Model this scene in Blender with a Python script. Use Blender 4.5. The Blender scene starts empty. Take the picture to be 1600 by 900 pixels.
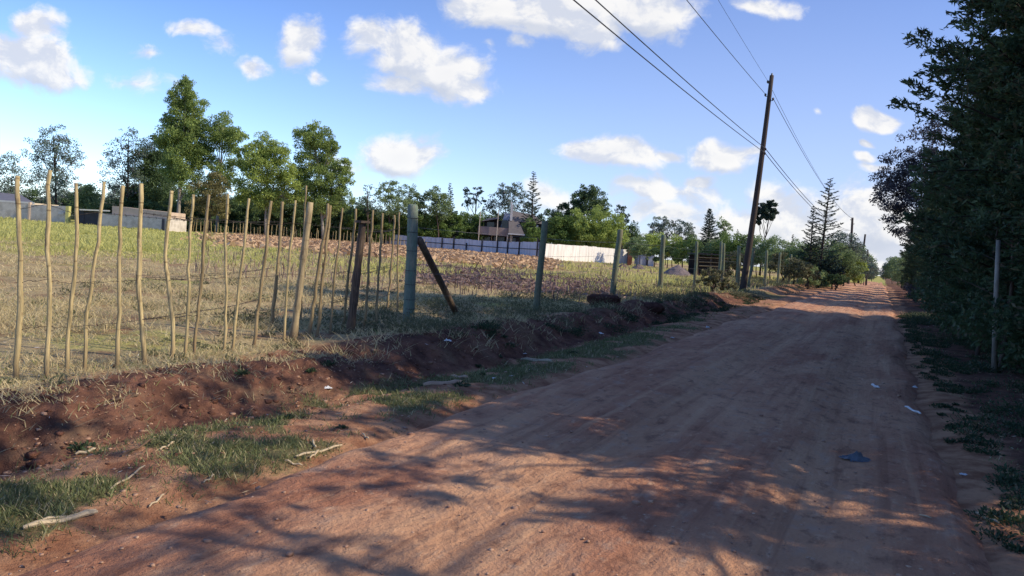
import bpy, math, random
import numpy as np
from mathutils import Vector
C = bpy.context.scene.collection
S = bpy.context.scene
R = math.radians
rng = np.random.default_rng(7)
random.seed(7)

# ---------------------------------------------------------------- camera
F, W, H_ = 1155.0, 1600, 900
HC = 1.6
ROLL, PITCH = R(4.29), R(3.33)
fw = np.array([0, math.cos(PITCH), -math.sin(PITCH)])
r0 = np.array([1.0, 0, 0]); u0 = np.array([0, math.sin(PITCH), math.cos(PITCH)])
rt = math.cos(ROLL)*r0 + math.sin(ROLL)*u0
up = math.cos(ROLL)*u0 - math.sin(ROLL)*r0
CAM = np.array([0, 0, HC])
def ray(px, py): return fw + (px-800)/F*rt - (py-450)/F*up
def proj(p):
    q = np.asarray(p)-CAM; d = q@fw
    return 800+F*(q@rt)/d, 450-F*(q@up)/d
_d = ray(1377, 426); A = math.atan2(_d[0], _d[1])        # the road's heading
cA, sA = math.cos(A), math.sin(A)
def to_world(r, s): return r*cA+s*sA, -r*sA+s*cA
def to_road(x, y): return x*cA-y*sA, x*sA+y*cA

cam = bpy.data.cameras.new('camera'); co = bpy.data.objects.new('camera', cam); C.objects.link(co)
cam.sensor_width = 36; cam.lens = F/W*36; cam.clip_end = 6000; cam.clip_start = 0.05
from mathutils import Matrix
M = Matrix(((rt[0], up[0], -fw[0], 0), (rt[1], up[1], -fw[1], 0), (rt[2], up[2], -fw[2], HC), (0, 0, 0, 1)))
co.matrix_world = M; S.camera = co

# ---------------------------------------------------------------- noise
def vnoise(x, y, seed=0):
    x = np.asarray(x, float); y = np.asarray(y, float)
    xi = np.floor(x).astype(np.int64); yi = np.floor(y).astype(np.int64)
    xf = x-xi; yf = y-yi
    def h(a, b):
        n = (a*374761393 + b*668265263 + seed*1442695041) & 0xffffffff
        n = ((n ^ (n >> 13))*1274126177) & 0xffffffff
        return ((n ^ (n >> 16)) & 0xffff)/65535.0
    u = xf*xf*(3-2*xf); v = yf*yf*(3-2*yf)
    return (h(xi, yi)*(1-u)+h(xi+1, yi)*u)*(1-v)+(h(xi, yi+1)*(1-u)+h(xi+1, yi+1)*u)*v*1.0
def fbm(x, y, oct=4, seed=0):
    t = 0; a = 1; n = 0
    for i in range(oct):
        t = t+a*(vnoise(x, y, seed+i)-.5)*2; n += a; a *= .5
        x, y = x*1.97*0.8+y*1.97*0.6, -x*1.97*0.6+y*1.97*0.8
    return t/n
def sm(a, b, x): t = np.clip((np.asarray(x)-a)/(b-a), 0, 1); return t*t*(3-2*t)

# ---------------------------------------------------------------- terrain
RL, RR = -3.45, 0.62
def road_h(r, s):
    h = 0.02*fbm(r*1.1, s*.7, 4, 3) + 0.035*fbm(r*.45, s*.28, 2, 9)
    near = np.exp(-np.maximum(s-2, 0)/25)
    h += near*0.010*fbm(r*5, s*4, 3, 21)
    h = h-.9*sm(88, 150, s)
    for c in (-.35, -1.9): h -= 0.045*np.exp(-((r-c-.15*np.sin(s*.13))/.3)**2)
    return h
def prof(r, s):
    w = .22*fbm(s*.35, s*0+3.3, 3, 5)+.12*fbm(s*1.3, r*.4, 2, 6)
    q = r+w
    bank = 1-sm(30, 37, s)
    mid = sm(38, 44, s)*(1-sm(74, 84, s))*.7
    crest = sm(3.0, 12.0, s)*.6+.4
    b = np.maximum(bank*crest, mid)
    fieldz = .13*(1-.5*sm(40, 90, s))
    ditch = -.17*np.exp(-((q+4.85)/.40)**2)*b*(1-.55*sm(10, 22, s))
    face = sm(-4.75, -5.4, q)
    spoil = (.13+.13*fbm(s*.55, r*.5, 2, 12))*np.exp(-((q+5.75)/.55)**2)*b
    left = fieldz*sm(-4.7, -5.8, q)+ditch+spoil
    return left, face*b
def terrain(r, s):
    r = np.asarray(r, float); s = np.asarray(s, float)
    left, face = prof(r, s)
    right = .07*sm(RR+.1, 2.6, r)
    h = left+right
    dist = np.hypot(r, s)
    amp = np.where(r < -7, .05, .035)
    h += amp*fbm(r*.6, s*.6, 4, 31)*sm(RL+.2, RL-.8, r)
    h += .03*fbm(r*.9, s*.9, 3, 33)*sm(RR-.1, RR+.8, r)
    # rough broken soil of the bank and ditch
    rough = np.exp(-((r+5.3)/.95)**2)*(1-.6*sm(36, 60, s))
    rid = np.abs(fbm(r*2.2, s*2.2, 4, 41))
    h += rough*(.10*fbm(r*1.6, s*1.4, 4, 43)-.13*rid+.035+.05*fbm(r*7, s*7, 3, 45)*np.exp(-s/25))
    h += .02*np.exp(-((r+3.9)/.7)**2)*fbm(r*3, s*3, 3, 47)
    h += sm(-10, -14, r)*.035*fbm(r*1.7, s*.9, 2, 51)*np.exp(-dist/60)
    h = h-.9*sm(88, 150, s)*sm(12, 7, np.abs(r+1))
    inroad = sm(RL-.28, RL+.10, r)*sm(RR+.28, RR-.10, r)
    edge = .05*fbm(r*1.2, s*.8, 4, 61)
    h = h*(1-inroad)+(road_h(r, s)-.07)*inroad
    return h
def gz(x, y):
    r, s = to_road(x, y); return float(terrain(r, s))
def hit(px, py, z=None):
    d = ray(px, py); zz = .1 if z is None else z
    if z is not None:
        t = (zz-HC)/d[2]; return CAM+d*t
    # march until under the ground
    t = 1.0
    ts = 1.0*1.004**np.arange(1800); X = CAM[None]+d[None]*ts[:, None]; r_, s_ = to_road(X[:, 0], X[:, 1])
    t = ts[int(np.argmax(X[:, 2] < terrain(r_, s_)))]
    lo, hi = t/1.004, t
    for i in range(12):
        m = (lo+hi)/2; p = CAM+d*m
        if p[2] < gz(p[0], p[1]): hi = m
        else: lo = m
    return CAM+d*hi
def at(px, py, Y): d = ray(px, py); return CAM+d*(Y/d[1])
def ground_at(px, Y):                                       # ground point at depth Y under picture column px
    py = 380.
    for i in range(8):
        p = at(px, py, Y); z = gz(p[0], p[1]); py += (p[2]-z)*F/Y
    return np.array([p[0], p[1], z])

# ---------------------------------------------------------------- node helper
class N:
    def __init__(s, name, world=None):
        if world: s.m = world; s.t = world.node_tree
        else:
            s.m = bpy.data.materials.new(name); s.m.use_nodes = True; s.t = s.m.node_tree
        s.t.nodes.clear()
    def n(s, typ, ins=None, **kw):
        x = s.t.nodes.new(typ)
        for k, v in kw.items(): setattr(x, k, v)
        for k, v in (ins or {}).items(): s.put(x.inputs[k], v)
        return x
    def put(s, sock, v):
        if isinstance(v, bpy.types.Node): v = v.outputs[0]
        if isinstance(v, bpy.types.NodeSocket): s.t.links.new(v, sock)
        else:
            if isinstance(v, tuple) and len(v) == 3 and sock.type == 'RGBA': v = v+(1,)
            sock.default_value = v
    def math(s, op, a, b=0.0, c=0.0, clamp=False):
        x = s.n('ShaderNodeMath', operation=op, use_clamp=clamp); s.put(x.inputs[0], a); s.put(x.inputs[1], b); s.put(x.inputs[2], c); return x.outputs[0]
    def vm(s, op, a, b=(0, 0, 0)):
        x = s.n('ShaderNodeVectorMath', operation=op); s.put(x.inputs[0], a); s.put(x.inputs[1], b)
        return x.outputs['Value'] if op in ('LENGTH', 'DOT_PRODUCT', 'DISTANCE') else x.outputs[0]
    def noise(s, vec, scale, detail=4, rough=.55, dist=0):
        x = s.n('ShaderNodeTexNoise'); s.put(x.inputs['Vector'], vec); x.inputs['Scale'].default_value = scale
        x.inputs['Detail'].default_value = detail; x.inputs['Roughness'].default_value = rough; x.inputs['Distortion'].default_value = dist
        return x.outputs['Fac']
    def mix(s, f, a, b, bt='MIX'):
        x = s.n('ShaderNodeMix', data_type='RGBA', blend_type=bt); s.put(x.inputs[0], f); s.put(x.inputs[6], a); s.put(x.inputs[7], b); return x.outputs[2]
    def step(s, v, a, b, c=0., d=1.):
        x = s.n('ShaderNodeMapRange', interpolation_type='SMOOTHSTEP'); s.put(x.inputs[0], v)
        for i, k in enumerate((a, b, c, d)): x.inputs[i+1].default_value = k
        return x.outputs[0]
    def bsdf(s, col, rough=.9, bump=None, bs=.5, bd=.02, metal=0, spec=.2, trans=None):
        b = s.n('ShaderNodeBsdfPrincipled'); s.put(b.inputs['Base Color'], col); s.put(b.inputs['Roughness'], rough)
        b.inputs['Metallic'].default_value = metal; b.inputs['Specular IOR Level'].default_value = spec
        if bump is not None:
            k = s.n('ShaderNodeBump'); k.inputs['Strength'].default_value = bs; k.inputs['Distance'].default_value = bd
            s.put(k.inputs['Height'], bump); s.put(b.inputs['Normal'], k)
        o = s.n('ShaderNodeOutputMaterial'); out = b
        if trans:
            t = s.n('ShaderNodeBsdfTranslucent'); s.put(t.inputs[0], trans[0])
            m = s.n('ShaderNodeMixShader'); m.inputs[0].default_value = trans[1]
            s.put(m.inputs[1], b); s.put(m.inputs[2], t); out = m
        s.put(o.inputs[0], out); return s.m
    def geo(s, k='Position'): return s.n('ShaderNodeNewGeometry').outputs[k]
    def obj(s): return s.n('ShaderNodeTexCoord').outputs['Object']
    def attr(s, name): return s.n('ShaderNodeAttribute', attribute_name=name)

def scl(v, k): return tuple(min(1, c*k) for c in v)
def m_plain(name, col, var=.35, scale=6, rough=.85, bs=.3, bd=.01, stretch=(1, 1, 1), metal=0, col2=None, spec=.2):
    n = N(name); v = n.vm('MULTIPLY', n.obj(), stretch)
    a = n.noise(v, scale, 6, .6); b = n.noise(v, scale*6, 4, .6)
    f = n.step(a, .3, .7); lo = col2 or scl(col, 1-var)
    c = n.mix(f, lo, col); c = n.mix(n.step(b, .35, .7, 0, .5), c, scl(col, 1-var*1.2))
    return n.bsdf(c, rough, b, bs, bd, metal, spec)
def m_leaf(name, dark, light, trans=.35, cl=1.2, third=None):
    n = N(name); rnd = n.geo('Random Per Island'); p = n.geo()
    cn = n.step(n.noise(p, cl, 3, .6), .35, .65)
    f = n.math('ADD', n.math('MULTIPLY', rnd, .6), n.math('MULTIPLY', cn, .4))
    c = n.mix(f, dark, light)
    if third: c = n.mix(n.step(rnd, .82, .95), c, third)
    return n.bsdf(c, .6, spec=.25, trans=(n.mix(.5, c, light), trans))

# ---------------------------------------------------------------- mesh helpers
def mesh_np(name, V, Fc, k=4):
    me = bpy.data.meshes.new(name); V = np.asarray(V, np.float32); Fc = np.asarray(Fc, np.int32)
    me.vertices.add(len(V)); me.vertices.foreach_set('co', V.ravel())
    me.loops.add(Fc.size); me.loops.foreach_set('vertex_index', Fc.ravel())
    me.polygons.add(len(Fc)); me.polygons.foreach_set('loop_start', np.arange(0, Fc.size, k, dtype=np.int32))
    me.polygons.foreach_set('loop_total', np.full(len(Fc), k, np.int32))
    me.update(calc_edges=True); return me
def link(name, me, m, parent=None, smooth=False, loc=None, rotz=0):
    o = bpy.data.objects.new(name, me); C.objects.link(o)
    if m: me.materials.append(m)
    me.polygons.foreach_set('use_smooth', np.full(len(me.polygons), bool(smooth)))
    if parent: o.parent = parent
    if loc is not None: o.location = tuple(float(c) for c in loc)
    if rotz: o.rotation_euler[2] = rotz
    return o
def tag(o, label=None, cat=None, group=None, kind=None):
    if label: o['label'] = label
    if cat: o['category'] = cat
    if group: o['group'] = group
    if kind: o['kind'] = kind
    return o
def thing(name, label, cat, loc=(0, 0, 0), rotz=0, group=None):
    o = bpy.data.objects.new(name, None); C.objects.link(o); o.location = tuple(float(c) for c in loc); o.rotation_euler[2] = rotz
    o.empty_display_size = .2
    return tag(o, label, cat, group)
class MB:                                                     # gathers quads
    def __init__(s): s.v = []; s.f = []; s.n = 0
    def add(s, V, Fc): s.v.append(np.asarray(V, float)); s.f.append(np.asarray(Fc)+s.n); s.n += len(V); return s
    def box(s, a, b, rz=0, c=None):
        x0, y0, z0 = a; x1, y1, z1 = b
        V = np.array([(x, y, z) for z in (z0, z1) for x, y in ((x0, y0), (x1, y0), (x1, y1), (x0, y1))], float)
        if rz:
            cc = np.array(c if c is not None else [(x0+x1)/2, (y0+y1)/2]); q = V[:, :2]-cc
            V[:, 0] = q[:, 0]*math.cos(rz)-q[:, 1]*math.sin(rz)+cc[0]; V[:, 1] = q[:, 0]*math.sin(rz)+q[:, 1]*math.cos(rz)+cc[1]
        return s.add(V, [(0, 3, 2, 1), (4, 5, 6, 7), (0, 1, 5, 4), (1, 2, 6, 5), (2, 3, 7, 6), (3, 0, 4, 7)])
    def hexa(s, P): return s.add(P, [(0, 3, 2, 1), (4, 5, 6, 7), (0, 1, 5, 4), (1, 2, 6, 5), (2, 3, 7, 6), (3, 0, 4, 7)])
    def quad(s, *P): return s.add(P, [(0, 1, 2, 3)])
    def tube(s, pts, rad, k=8, cap=True):
        P = np.asarray(pts, float); n = len(P); rad = np.broadcast_to(np.asarray(rad, float), (n,))
        T = np.gradient(P, axis=0); T /= np.linalg.norm(T, axis=1)[:, None]+1e-9
        ref = np.array([0, 0, 1.]) if abs(T[0][2]) < .8 else np.array([1., 0, 0])
        U = np.cross(T, ref); U /= np.linalg.norm(U, axis=1)[:, None]+1e-9; V2 = np.cross(T, U)
        a = np.linspace(0, 2*math.pi, k, endpoint=False)
        ring = P[:, None, :]+rad[:, None, None]*(np.cos(a)[None, :, None]*U[:, None, :]+np.sin(a)[None, :, None]*V2[:, None, :])
        V = ring.reshape(-1, 3); Fc = []
        for i in range(n-1):
            for j in range(k): Fc.append((i*k+j, i*k+(j+1) % k, (i+1)*k+(j+1) % k, (i+1)*k+j))
        if cap:
            V = np.vstack([V, P[0], P[-1]])
            for j in range(0, k, 2):
                Fc.append((n*k, (j+2) % k, j+1, j)); Fc.append((n*k+1, (n-1)*k+j, (n-1)*k+j+1, (n-1)*k+(j+2) % k))
        return s.add(V, Fc)
    def build(s, name, m, parent=None, smooth=False, loc=None, rotz=0):
        return link(name, mesh_np(name, np.vstack(s.v), np.vstack(s.f)), m, parent, smooth, loc, rotz)
def leaves(P, D, size, asp=.45, curl=.0):
    """one rhombus leaf at each point P, pointing along D"""
    n = len(P); D = D/(np.linalg.norm(D, axis=1)[:, None]+1e-9)
    Q = rng.normal(size=(n, 3)); U = np.cross(D, Q); U /= np.linalg.norm(U, axis=1)[:, None]+1e-9
    size = np.broadcast_to(size, (n,))[:, None]; w = size*asp*.5
    V = np.empty((n, 4, 3)); V[:, 0] = P-D*size*.5; V[:, 1] = P+U*w; V[:, 2] = P+D*size*.5; V[:, 3] = P-U*w
    return V.reshape(-1, 3), np.arange(n*4).reshape(n, 4)
def unit(n): v = rng.normal(size=(n, 3)); return v/np.linalg.norm(v, axis=1)[:, None]

# ---------------------------------------------------------------- world
SUN_AZ, SUN_EL = R(101), R(37)
w = bpy.data.worlds.new('World'); S.world = w; w.use_nodes = True
n = N('', world=w)
sky = n.n('ShaderNodeTexSky', sky_type='NISHITA', sun_disc=False, sun_elevation=SUN_EL, sun_rotation=SUN_AZ, air_density=1.0, dust_density=.6, ozone_density=1.6, altitude=1800)
gen = n.n('ShaderNodeTexCoord').outputs['Generated']
sep = n.n('ShaderNodeSeparateXYZ'); n.put(sep.inputs[0], gen)
yy = n.math('MAXIMUM', sep.outputs[1], .05)
px_ = n.math('DIVIDE', sep.outputs[0], yy); pz_ = n.math('DIVIDE', sep.outputs[2], yy)
comb = n.n('ShaderNodeCombineXYZ'); n.put(comb.inputs[0], px_); n.put(comb.inputs[1], pz_)
P0 = comb.outputs[0]
wn = n.n('ShaderNodeTexNoise'); n.put(wn.inputs['Vector'], P0); wn.inputs['Scale'].default_value = 9; wn.inputs['Detail'].default_value = 4
P1 = n.vm('ADD', P0, n.vm('MULTIPLY', n.vm('SUBTRACT', wn.outputs['Color'], (.5, .5, .5)), (.07, .05, 0)))
# clouds: picture centre, half sizes in photograph pixels, strength (the sky is at infinity, so these are directions)
CL = [(60, 100, 85, 42, 1.0), (0, 85, 60, 35, .9), (55, 45, 40, 22, .45), (312, 46, 35, 12, .5), (345, 68, 20, 20, .35), (392, 100, 26, 18, .6), (478, 62, 42, 40, .95), (505, 120, 16, 16, .5), (232, 82, 26, 10, .3),
      (575, 55, 40, 32, .85), (640, 80, 75, 52, 1.05), (700, 110, 50, 45, 1.0), (735, 140, 40, 25, .7), (620, 130, 50, 22, .6), (760, 72, 12, 12, .45), (812, 74, 24, 12, .5), (840, 15, 150, 42, 1.1), (930, 45, 60, 32, 1.0), (770, 10, 90, 30, .9), (1000, 10, 110, 40, 1.0), (1180, 5, 60, 16, .6),
      (632, 245, 62, 30, 1.0), (655, 225, 30, 16, .5), (960, 240, 90, 26, 1.1), (1040, 243, 30, 12, .8), (1130, 248, 52, 24, 1.1), (1165, 240, 30, 15, .8), (1370, 180, 42, 20, 1.3), (1358, 223, 16, 9, .9), (1345, 246, 20, 9, .8), (1360, 262, 22, 7, .6),
      (1060, 300, 70, 26, .62), (1090, 283, 30, 12, .8), (1010, 300, 50, 20, .5), (1040, 330, 80, 30, .55), (870, 310, 60, 24, .42), (850, 300, 30, 20, .5), (1220, 330, 60, 40, .95), (1180, 350, 90, 40, .8), (1100, 380, 160, 40, .55), (1300, 370, 120, 55, 1.0), (1370, 350, 80, 60, 1.1), (1420, 420, 160, 50, 1.0), (970, 370, 90, 30, .4), (500, 255, 60, 14, .2), (220, 130, 60, 14, .25), (1284, 178, 10, 6, .5)]
def blobs_at(Q):
    acc = None
    for cx, cy, hx, hy, st in CL:
        d = ray(cx, cy); c = (d[0]/d[1], d[2]/d[1], 0)
        v = n.vm('MULTIPLY', n.vm('SUBTRACT', Q, c), (F/hx*.88, F/hy*.88, 0))
        q = n.math('MULTIPLY', n.math('SUBTRACT', 1.0, n.vm('LENGTH', v)), st)
        acc = q if acc is None else n.math('MAXIMUM', acc, q)
    return n.math('MAXIMUM', acc, -.6)
acc = blobs_at(P1); accu = blobs_at(n.vm('ADD', P1, (.008, .028, 0)))
def dens(vec):
    a = n.noise(n.vm('MULTIPLY', vec, (1, 1.3, 1)), 13, 9, .60)
    return n.math('ADD', acc, n.math('MULTIPLY', n.math('SUBTRACT', a, .5), 1.9))
D0 = dens(P1)
a2 = n.noise(n.vm('MULTIPLY', n.vm('ADD', P1, (.012, .016, 0)), (1, 1.3, 1)), 13, 9, .60)
a1 = n.noise(n.vm('MULTIPLY', P1, (1, 1.3, 1)), 13, 9, .60)
lit = n.step(n.math('SUBTRACT', a1, a2), -.09, .09)
alpha = n.step(D0, -.05, .45)
thick = n.step(D0, .35, 1.3)
ccol = n.mix(lit, (.70, .74, .84), (1.02, 1.0, .97)); ccol = n.mix(n.math('MULTIPLY', thick, .25), ccol, (.72, .74, .80))
ccol = n.mix(n.math('MULTIPLY', n.step(n.math('SUBTRACT', accu, acc), -.12, .5), .75), ccol, (.60, .65, .76))
alpha = n.math('MULTIPLY', alpha, .93)
# haze low in the sky towards the sun's side
skyc = n.mix(1.0, sky.outputs[0], (1.0, 1.0, 1.0), 'MULTIPLY')
K = .215
skys = n.vm('MULTIPLY', skyc, (K*.84, K*.94, K*1.14))
hz = n.math('MULTIPLY', n.step(pz_, .42, -.02), n.step(px_, -.5, .75))
skys = n.mix(n.math('MULTIPLY', hz, .55), skys, (.62, .70, .92))
skys = n.mix(n.math('MULTIPLY', n.step(px_, -.6, .5), .45), skys, (.42, .50, .80))
skys = n.mix(1.0, skys, n.mix(n.step(pz_, .05, .5), (1.06, 1.04, 1.02), (.66, .76, .90)), 'MULTIPLY')
col = n.mix(alpha, skys, ccol)
bg = n.n('ShaderNodeBackground'); n.put(bg.inputs[0], col); bg.inputs[1].default_value = 1.0
wo = n.n('ShaderNodeOutputWorld'); n.put(wo.inputs[0], bg)

sun = bpy.data.lights.new('sun', 'SUN'); sun.energy = 5.0; sun.angle = R(.55); sun.color = (1, .86, .66)
so = bpy.data.objects.new('sun', sun); C.objects.link(so)
sd = Vector((math.sin(SUN_AZ)*math.cos(SUN_EL), math.cos(SUN_AZ)*math.cos(SUN_EL), math.sin(SUN_EL)))
so.rotation_euler = sd.to_track_quat('Z', 'Y').to_euler()

# ---------------------------------------------------------------- ground cover zones (world x, y)
def zones(x, y):
    x = np.asarray(x, float); y = np.asarray(y, float)
    r, s = to_road(x, y); yy = np.maximum(y, .5); t = x/yy
    nz = fbm(x*.12, y*.12, 4, 71); nf = fbm(x*.5, y*.5, 3, 73)
    infield = sm(-5.75, -6.5, r+.6*nf)
    husk = sm(44, 56, y+10*nz)*sm(125, 112, y)*sm(-.42, -.34, t+.06*nf)*sm(.07, .03, t)*infield
    mulch = sm(22, 25.5, y+2*nf)*sm(44, 38, y+3*nz)*sm(-.16, -.10, t)*sm(.16, .11, t+.03*nf)*infield
    mulch *= .9
    yg = infield*np.maximum(.55*sm(.0, .3, fbm(x*.35, y*.35, 4, 111))*sm(5, 9, y), sm(-.22, -.4, t+.1*nz)*sm(20, 34, y+6*nz), sm(38, 50, y+8*nz)*sm(-.2, .1, t)*.6)
    green = sm(-.1, .28, fbm(x*1.5, y*1.5, 4, 75)+.35*fbm(x*.5, y*.5, 2, 77))*np.exp(-((r+4.3+.3*nf)/.62)**2)*(1-sm(18, 26, s))*1.5
    green = np.maximum(green, sm(-.1, .3, fbm(x*.6, y*.6, 3, 79))*sm(RR+.3, RR+1.2, r)*.45)
    green = np.maximum(green, np.exp(-((s-39)/3.5)**2)*sm(-3.8, -4.6, r)*sm(-8, -6.5, r))
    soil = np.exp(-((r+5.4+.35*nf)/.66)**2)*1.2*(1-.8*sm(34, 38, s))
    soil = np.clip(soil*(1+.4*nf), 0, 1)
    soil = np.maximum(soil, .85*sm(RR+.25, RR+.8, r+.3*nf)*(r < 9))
    return dict(husk=np.clip(husk, 0, 1), mulch=np.clip(mulch, 0, 1), yg=np.clip(yg, 0, 1), green=np.clip(green, 0, 1)*(1-.75*sm(.3,.8,soil)), soil=soil, field=infield)

# ---------------------------------------------------------------- ground sheet
def polar_grid(naz, az0, az1, rings):
    a = np.concatenate([np.linspace(az0, az1, naz), np.linspace(az1, az0+2*math.pi, 70)[1:-1]])
    return a, rings
az, rings = polar_grid(760, R(-46), R(46), None)
rings = [0.4]
while rings[-1] < 70: rings.append(rings[-1]*1.0082 if rings[-1] > 2 else rings[-1]*1.05)
while rings[-1] < 4500: rings.append(rings[-1]*1.06)
rings = np.array(rings)
AZ, RG = np.meshgrid(az, rings)
gx = RG*np.sin(AZ); gy = RG*np.cos(AZ); gr, gs = to_road(gx, gy)
gzv = terrain(gr, gs)
far = sm(140, 420, RG); gzv = gzv*(1-far)-far*(RG*.004-.4)
V = np.stack([gr, gs, gzv], -1).reshape(-1, 3)
V = np.vstack([V, [0, 0, terrain(0, 0)]])
nr, na = RG.shape
i = np.arange(nr-1)[:, None]*na; j = np.arange(na)[None, :]; j2 = (j+1) % na
Fc = np.stack([i+j, i+j2, i+na+j2, i+na+j], -1).reshape(-1, 4)
n = N('ground_soil_and_grass'); P = n.obj()
at1 = n.attr('zone'); s1 = n.n('ShaderNodeSeparateColor'); n.put(s1.inputs[0], at1.outputs['Color'])
at2 = n.attr('zone_b'); s2 = n.n('ShaderNodeSeparateColor'); n.put(s2.inputs[0], at2.outputs['Color'])
soil, green, yg = s1.outputs[0], s1.outputs[1], s1.outputs[2]; husk, mulch, fld = s2.outputs[0], s2.outputs[1], s2.outputs[2]
nb = n.noise(P, .5, 5, .6); nm = n.noise(P, 3, 6, .65); nfine = n.noise(P, 22, 6, .7); nvf = n.noise(P, 90, 3, .6)
npch = n.noise(P, .9, 5, .6)
base = n.mix(n.step(nm, .35, .65), (.25, .115, .065), (.50, .28, .16))                       # trodden earth
dry = n.mix(n.step(nfine, .3, .7), (.27, .20, .10), (.62, .49, .26))
dry = n.mix(n.step(nb, .42, .62, 0, .6), dry, (.32, .26, .15)); dry = n.mix(n.step(npch, .5, .62, 0, .75), dry, (.22, .14, .085))
c = n.mix(n.math('MULTIPLY', fld, n.step(nm, .25, .5)), base, dry)
def blend(c, mask, cc, nz=nm, g=.9): return n.mix(n.math('MULTIPLY', n.step(n.math('ADD', mask, n.math('MULTIPLY', n.math('SUBTRACT', nz, .5), g)), .3, .7), .95), c, cc)
c = blend(c, yg, n.mix(n.step(nm, .3, .7), (.24, .25, .06), (.46, .43, .13)))
c = blend(c, mulch, n.mix(n.step(nfine, .35, .65), (.15, .10, .09), (.36, .25, .21)))
c = blend(c, husk, n.mix(n.step(nfine, .35, .65), (.30, .18, .10), (.66, .44, .26)))
c = blend(c, green, n.mix(n.step(nfine, .3, .7), (.10, .085, .045), (.22, .20, .09)), n.noise(P, 6, 5, .7), 1.4)
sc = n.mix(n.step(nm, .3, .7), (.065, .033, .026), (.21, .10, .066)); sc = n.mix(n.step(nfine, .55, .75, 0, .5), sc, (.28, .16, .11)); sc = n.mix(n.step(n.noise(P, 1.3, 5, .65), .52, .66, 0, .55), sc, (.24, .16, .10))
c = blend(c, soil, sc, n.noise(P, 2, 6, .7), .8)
vo = n.n('ShaderNodeTexVoronoi'); n.put(vo.inputs['Vector'], n.vm('ADD', P, n.vm('MULTIPLY', n.n('ShaderNodeTexNoise').outputs['Color'], (.1, .1, .1)))); vo.inputs['Scale'].default_value = 14
vh = n.math('MULTIPLY', n.math('SUBTRACT', 1, vo.outputs['Distance']), n.math('ADD', .15, soil))
c = n.mix(n.step(nvf, .62, .78, 0, .35), c, (.45, .36, .24))
hgt = n.math('ADD', n.math('MULTIPLY', nm, 1.0), n.math('ADD', n.math('MULTIPLY', nfine, .5), n.math('ADD', n.math('MULTIPLY', vh, .5), n.math('MULTIPLY', nvf, .18))))
M_ground = n.bsdf(c, .95, hgt, .9, .07, spec=.1)
me = mesh_np('ground', V, Fc)
def set_attr(me, name, cols):
    a = me.color_attributes.new(name, 'FLOAT_COLOR', 'POINT'); a.data.foreach_set('color', np.asarray(cols, np.float32).ravel())
Zx = np.append(gx.ravel(), 0); Zy = np.append(gy.ravel(), 0.)
Zn = zones(Zx, Zy); one = np.ones(len(Zx))
fy = sm(130, 200, np.hypot(Zx, Zy))
set_attr(me, 'zone', np.stack([Zn['soil'], Zn['green'], np.maximum(Zn['yg'], fy), one], -1))
set_attr(me, 'zone_b', np.stack([Zn['husk'], Zn['mulch'], Zn['field'], one], -1))
ground = link('ground', me, M_ground, smooth=True, rotz=-A); tag(ground, 'dry grass field and bare red earth beside the road', 'ground', kind='structure')

# ---------------------------------------------------------------- road
ss = [-14.]
while ss[-1] < 1.5: ss.append(ss[-1]+.25)
while ss[-1] < 240: ss.append(ss[-1]+max(.028, abs(ss[-1])*.0075))
ss = np.array(ss); rr = np.linspace(RL-.5, RR+.5, 170)
Rg, Sg = np.meshgrid(rr, ss)
hz_ = road_h(Rg, Sg)
wob = .35*fbm(Sg*.45, Rg*.2, 4, 81)
out = np.maximum(RL+.10-Rg+wob*.7, Rg-(RR-.10)+wob*.7)
hz_ = hz_+.012-.16*sm(-.12, .34, out)
# little ridges and tyre washboard
hz_ += .022*fbm(Rg*1.5+Sg*.6, Sg*2.2, 4, 85)*np.exp(-np.maximum(Sg-2, 0)/18)
V = np.stack([Rg, Sg, hz_], -1).reshape(-1, 3)
nr, na = Rg.shape; i = np.arange(nr-1)[:, None]*na; j = np.arange(na-1)[None, :]
Fc = np.stack([i+j, i+j+1, i+na+j+1, i+na+j], -1).reshape(-1, 4)
n = N('red_dirt_road'); P = n.obj()
nb = n.noise(n.vm('MULTIPLY', P, (1, .35, 1)), .9, 5, .6, .4); nm = n.noise(n.vm('MULTIPLY', P, (1, .6, 1)), 4.5, 6, .65); nf_ = n.noise(P, 26, 6, .7); nv = n.noise(P, 120, 3, .6)
sx = n.n('ShaderNodeSeparateXYZ'); n.put(sx.inputs[0], P)
wv = n.math('ADD', sx.outputs[0], n.math('MULTIPLY', n.math('SUBTRACT', nb, .5), 1.2))
c = n.mix(n.step(nb, .35, .66), (.46, .21, .125), (.68, .39, .235))
trk = n.math('ADD', n.math('SUBTRACT', 1, n.step(n.math('ABSOLUTE', n.math('ADD', wv, .35)), .1, .5)), n.math('SUBTRACT', 1, n.step(n.math('ABSOLUTE', n.math('ADD', wv, 1.9)), .1, .5)))
c = n.mix(n.math('MULTIPLY', trk, .5), c, (.66, .38, .22))
c = n.mix(n.step(nm, .53, .70, 0, .75), c, (.54, .36, .26))
c = n.mix(n.step(nm, .47, .30, 0, .6), c, (.16, .075, .055))
c = n.mix(n.step(nf_, .58, .75, 0, .5), c, (.60, .43, .33))
c = n.mix(n.step(nv, .64, .76, 0, .4), c, (.10, .05, .04))
vor = n.n('ShaderNodeTexVoronoi', feature='F1'); n.put(vor.inputs['Vector'], n.vm('MULTIPLY', P, (1, .75, 1))); vor.inputs['Scale'].default_value = 9; vor.inputs['Randomness'].default_value = 1
lump = n.step(vor.outputs['Distance'], .55, .1)
h = n.math('ADD', n.math('MULTIPLY', nm, 1.3), n.math('ADD', n.math('MULTIPLY', nf_, .65), n.math('ADD', n.math('MULTIPLY', nv, .10), n.math('MULTIPLY', lump, n.math('MULTIPLY', nb, .35)))))
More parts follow.
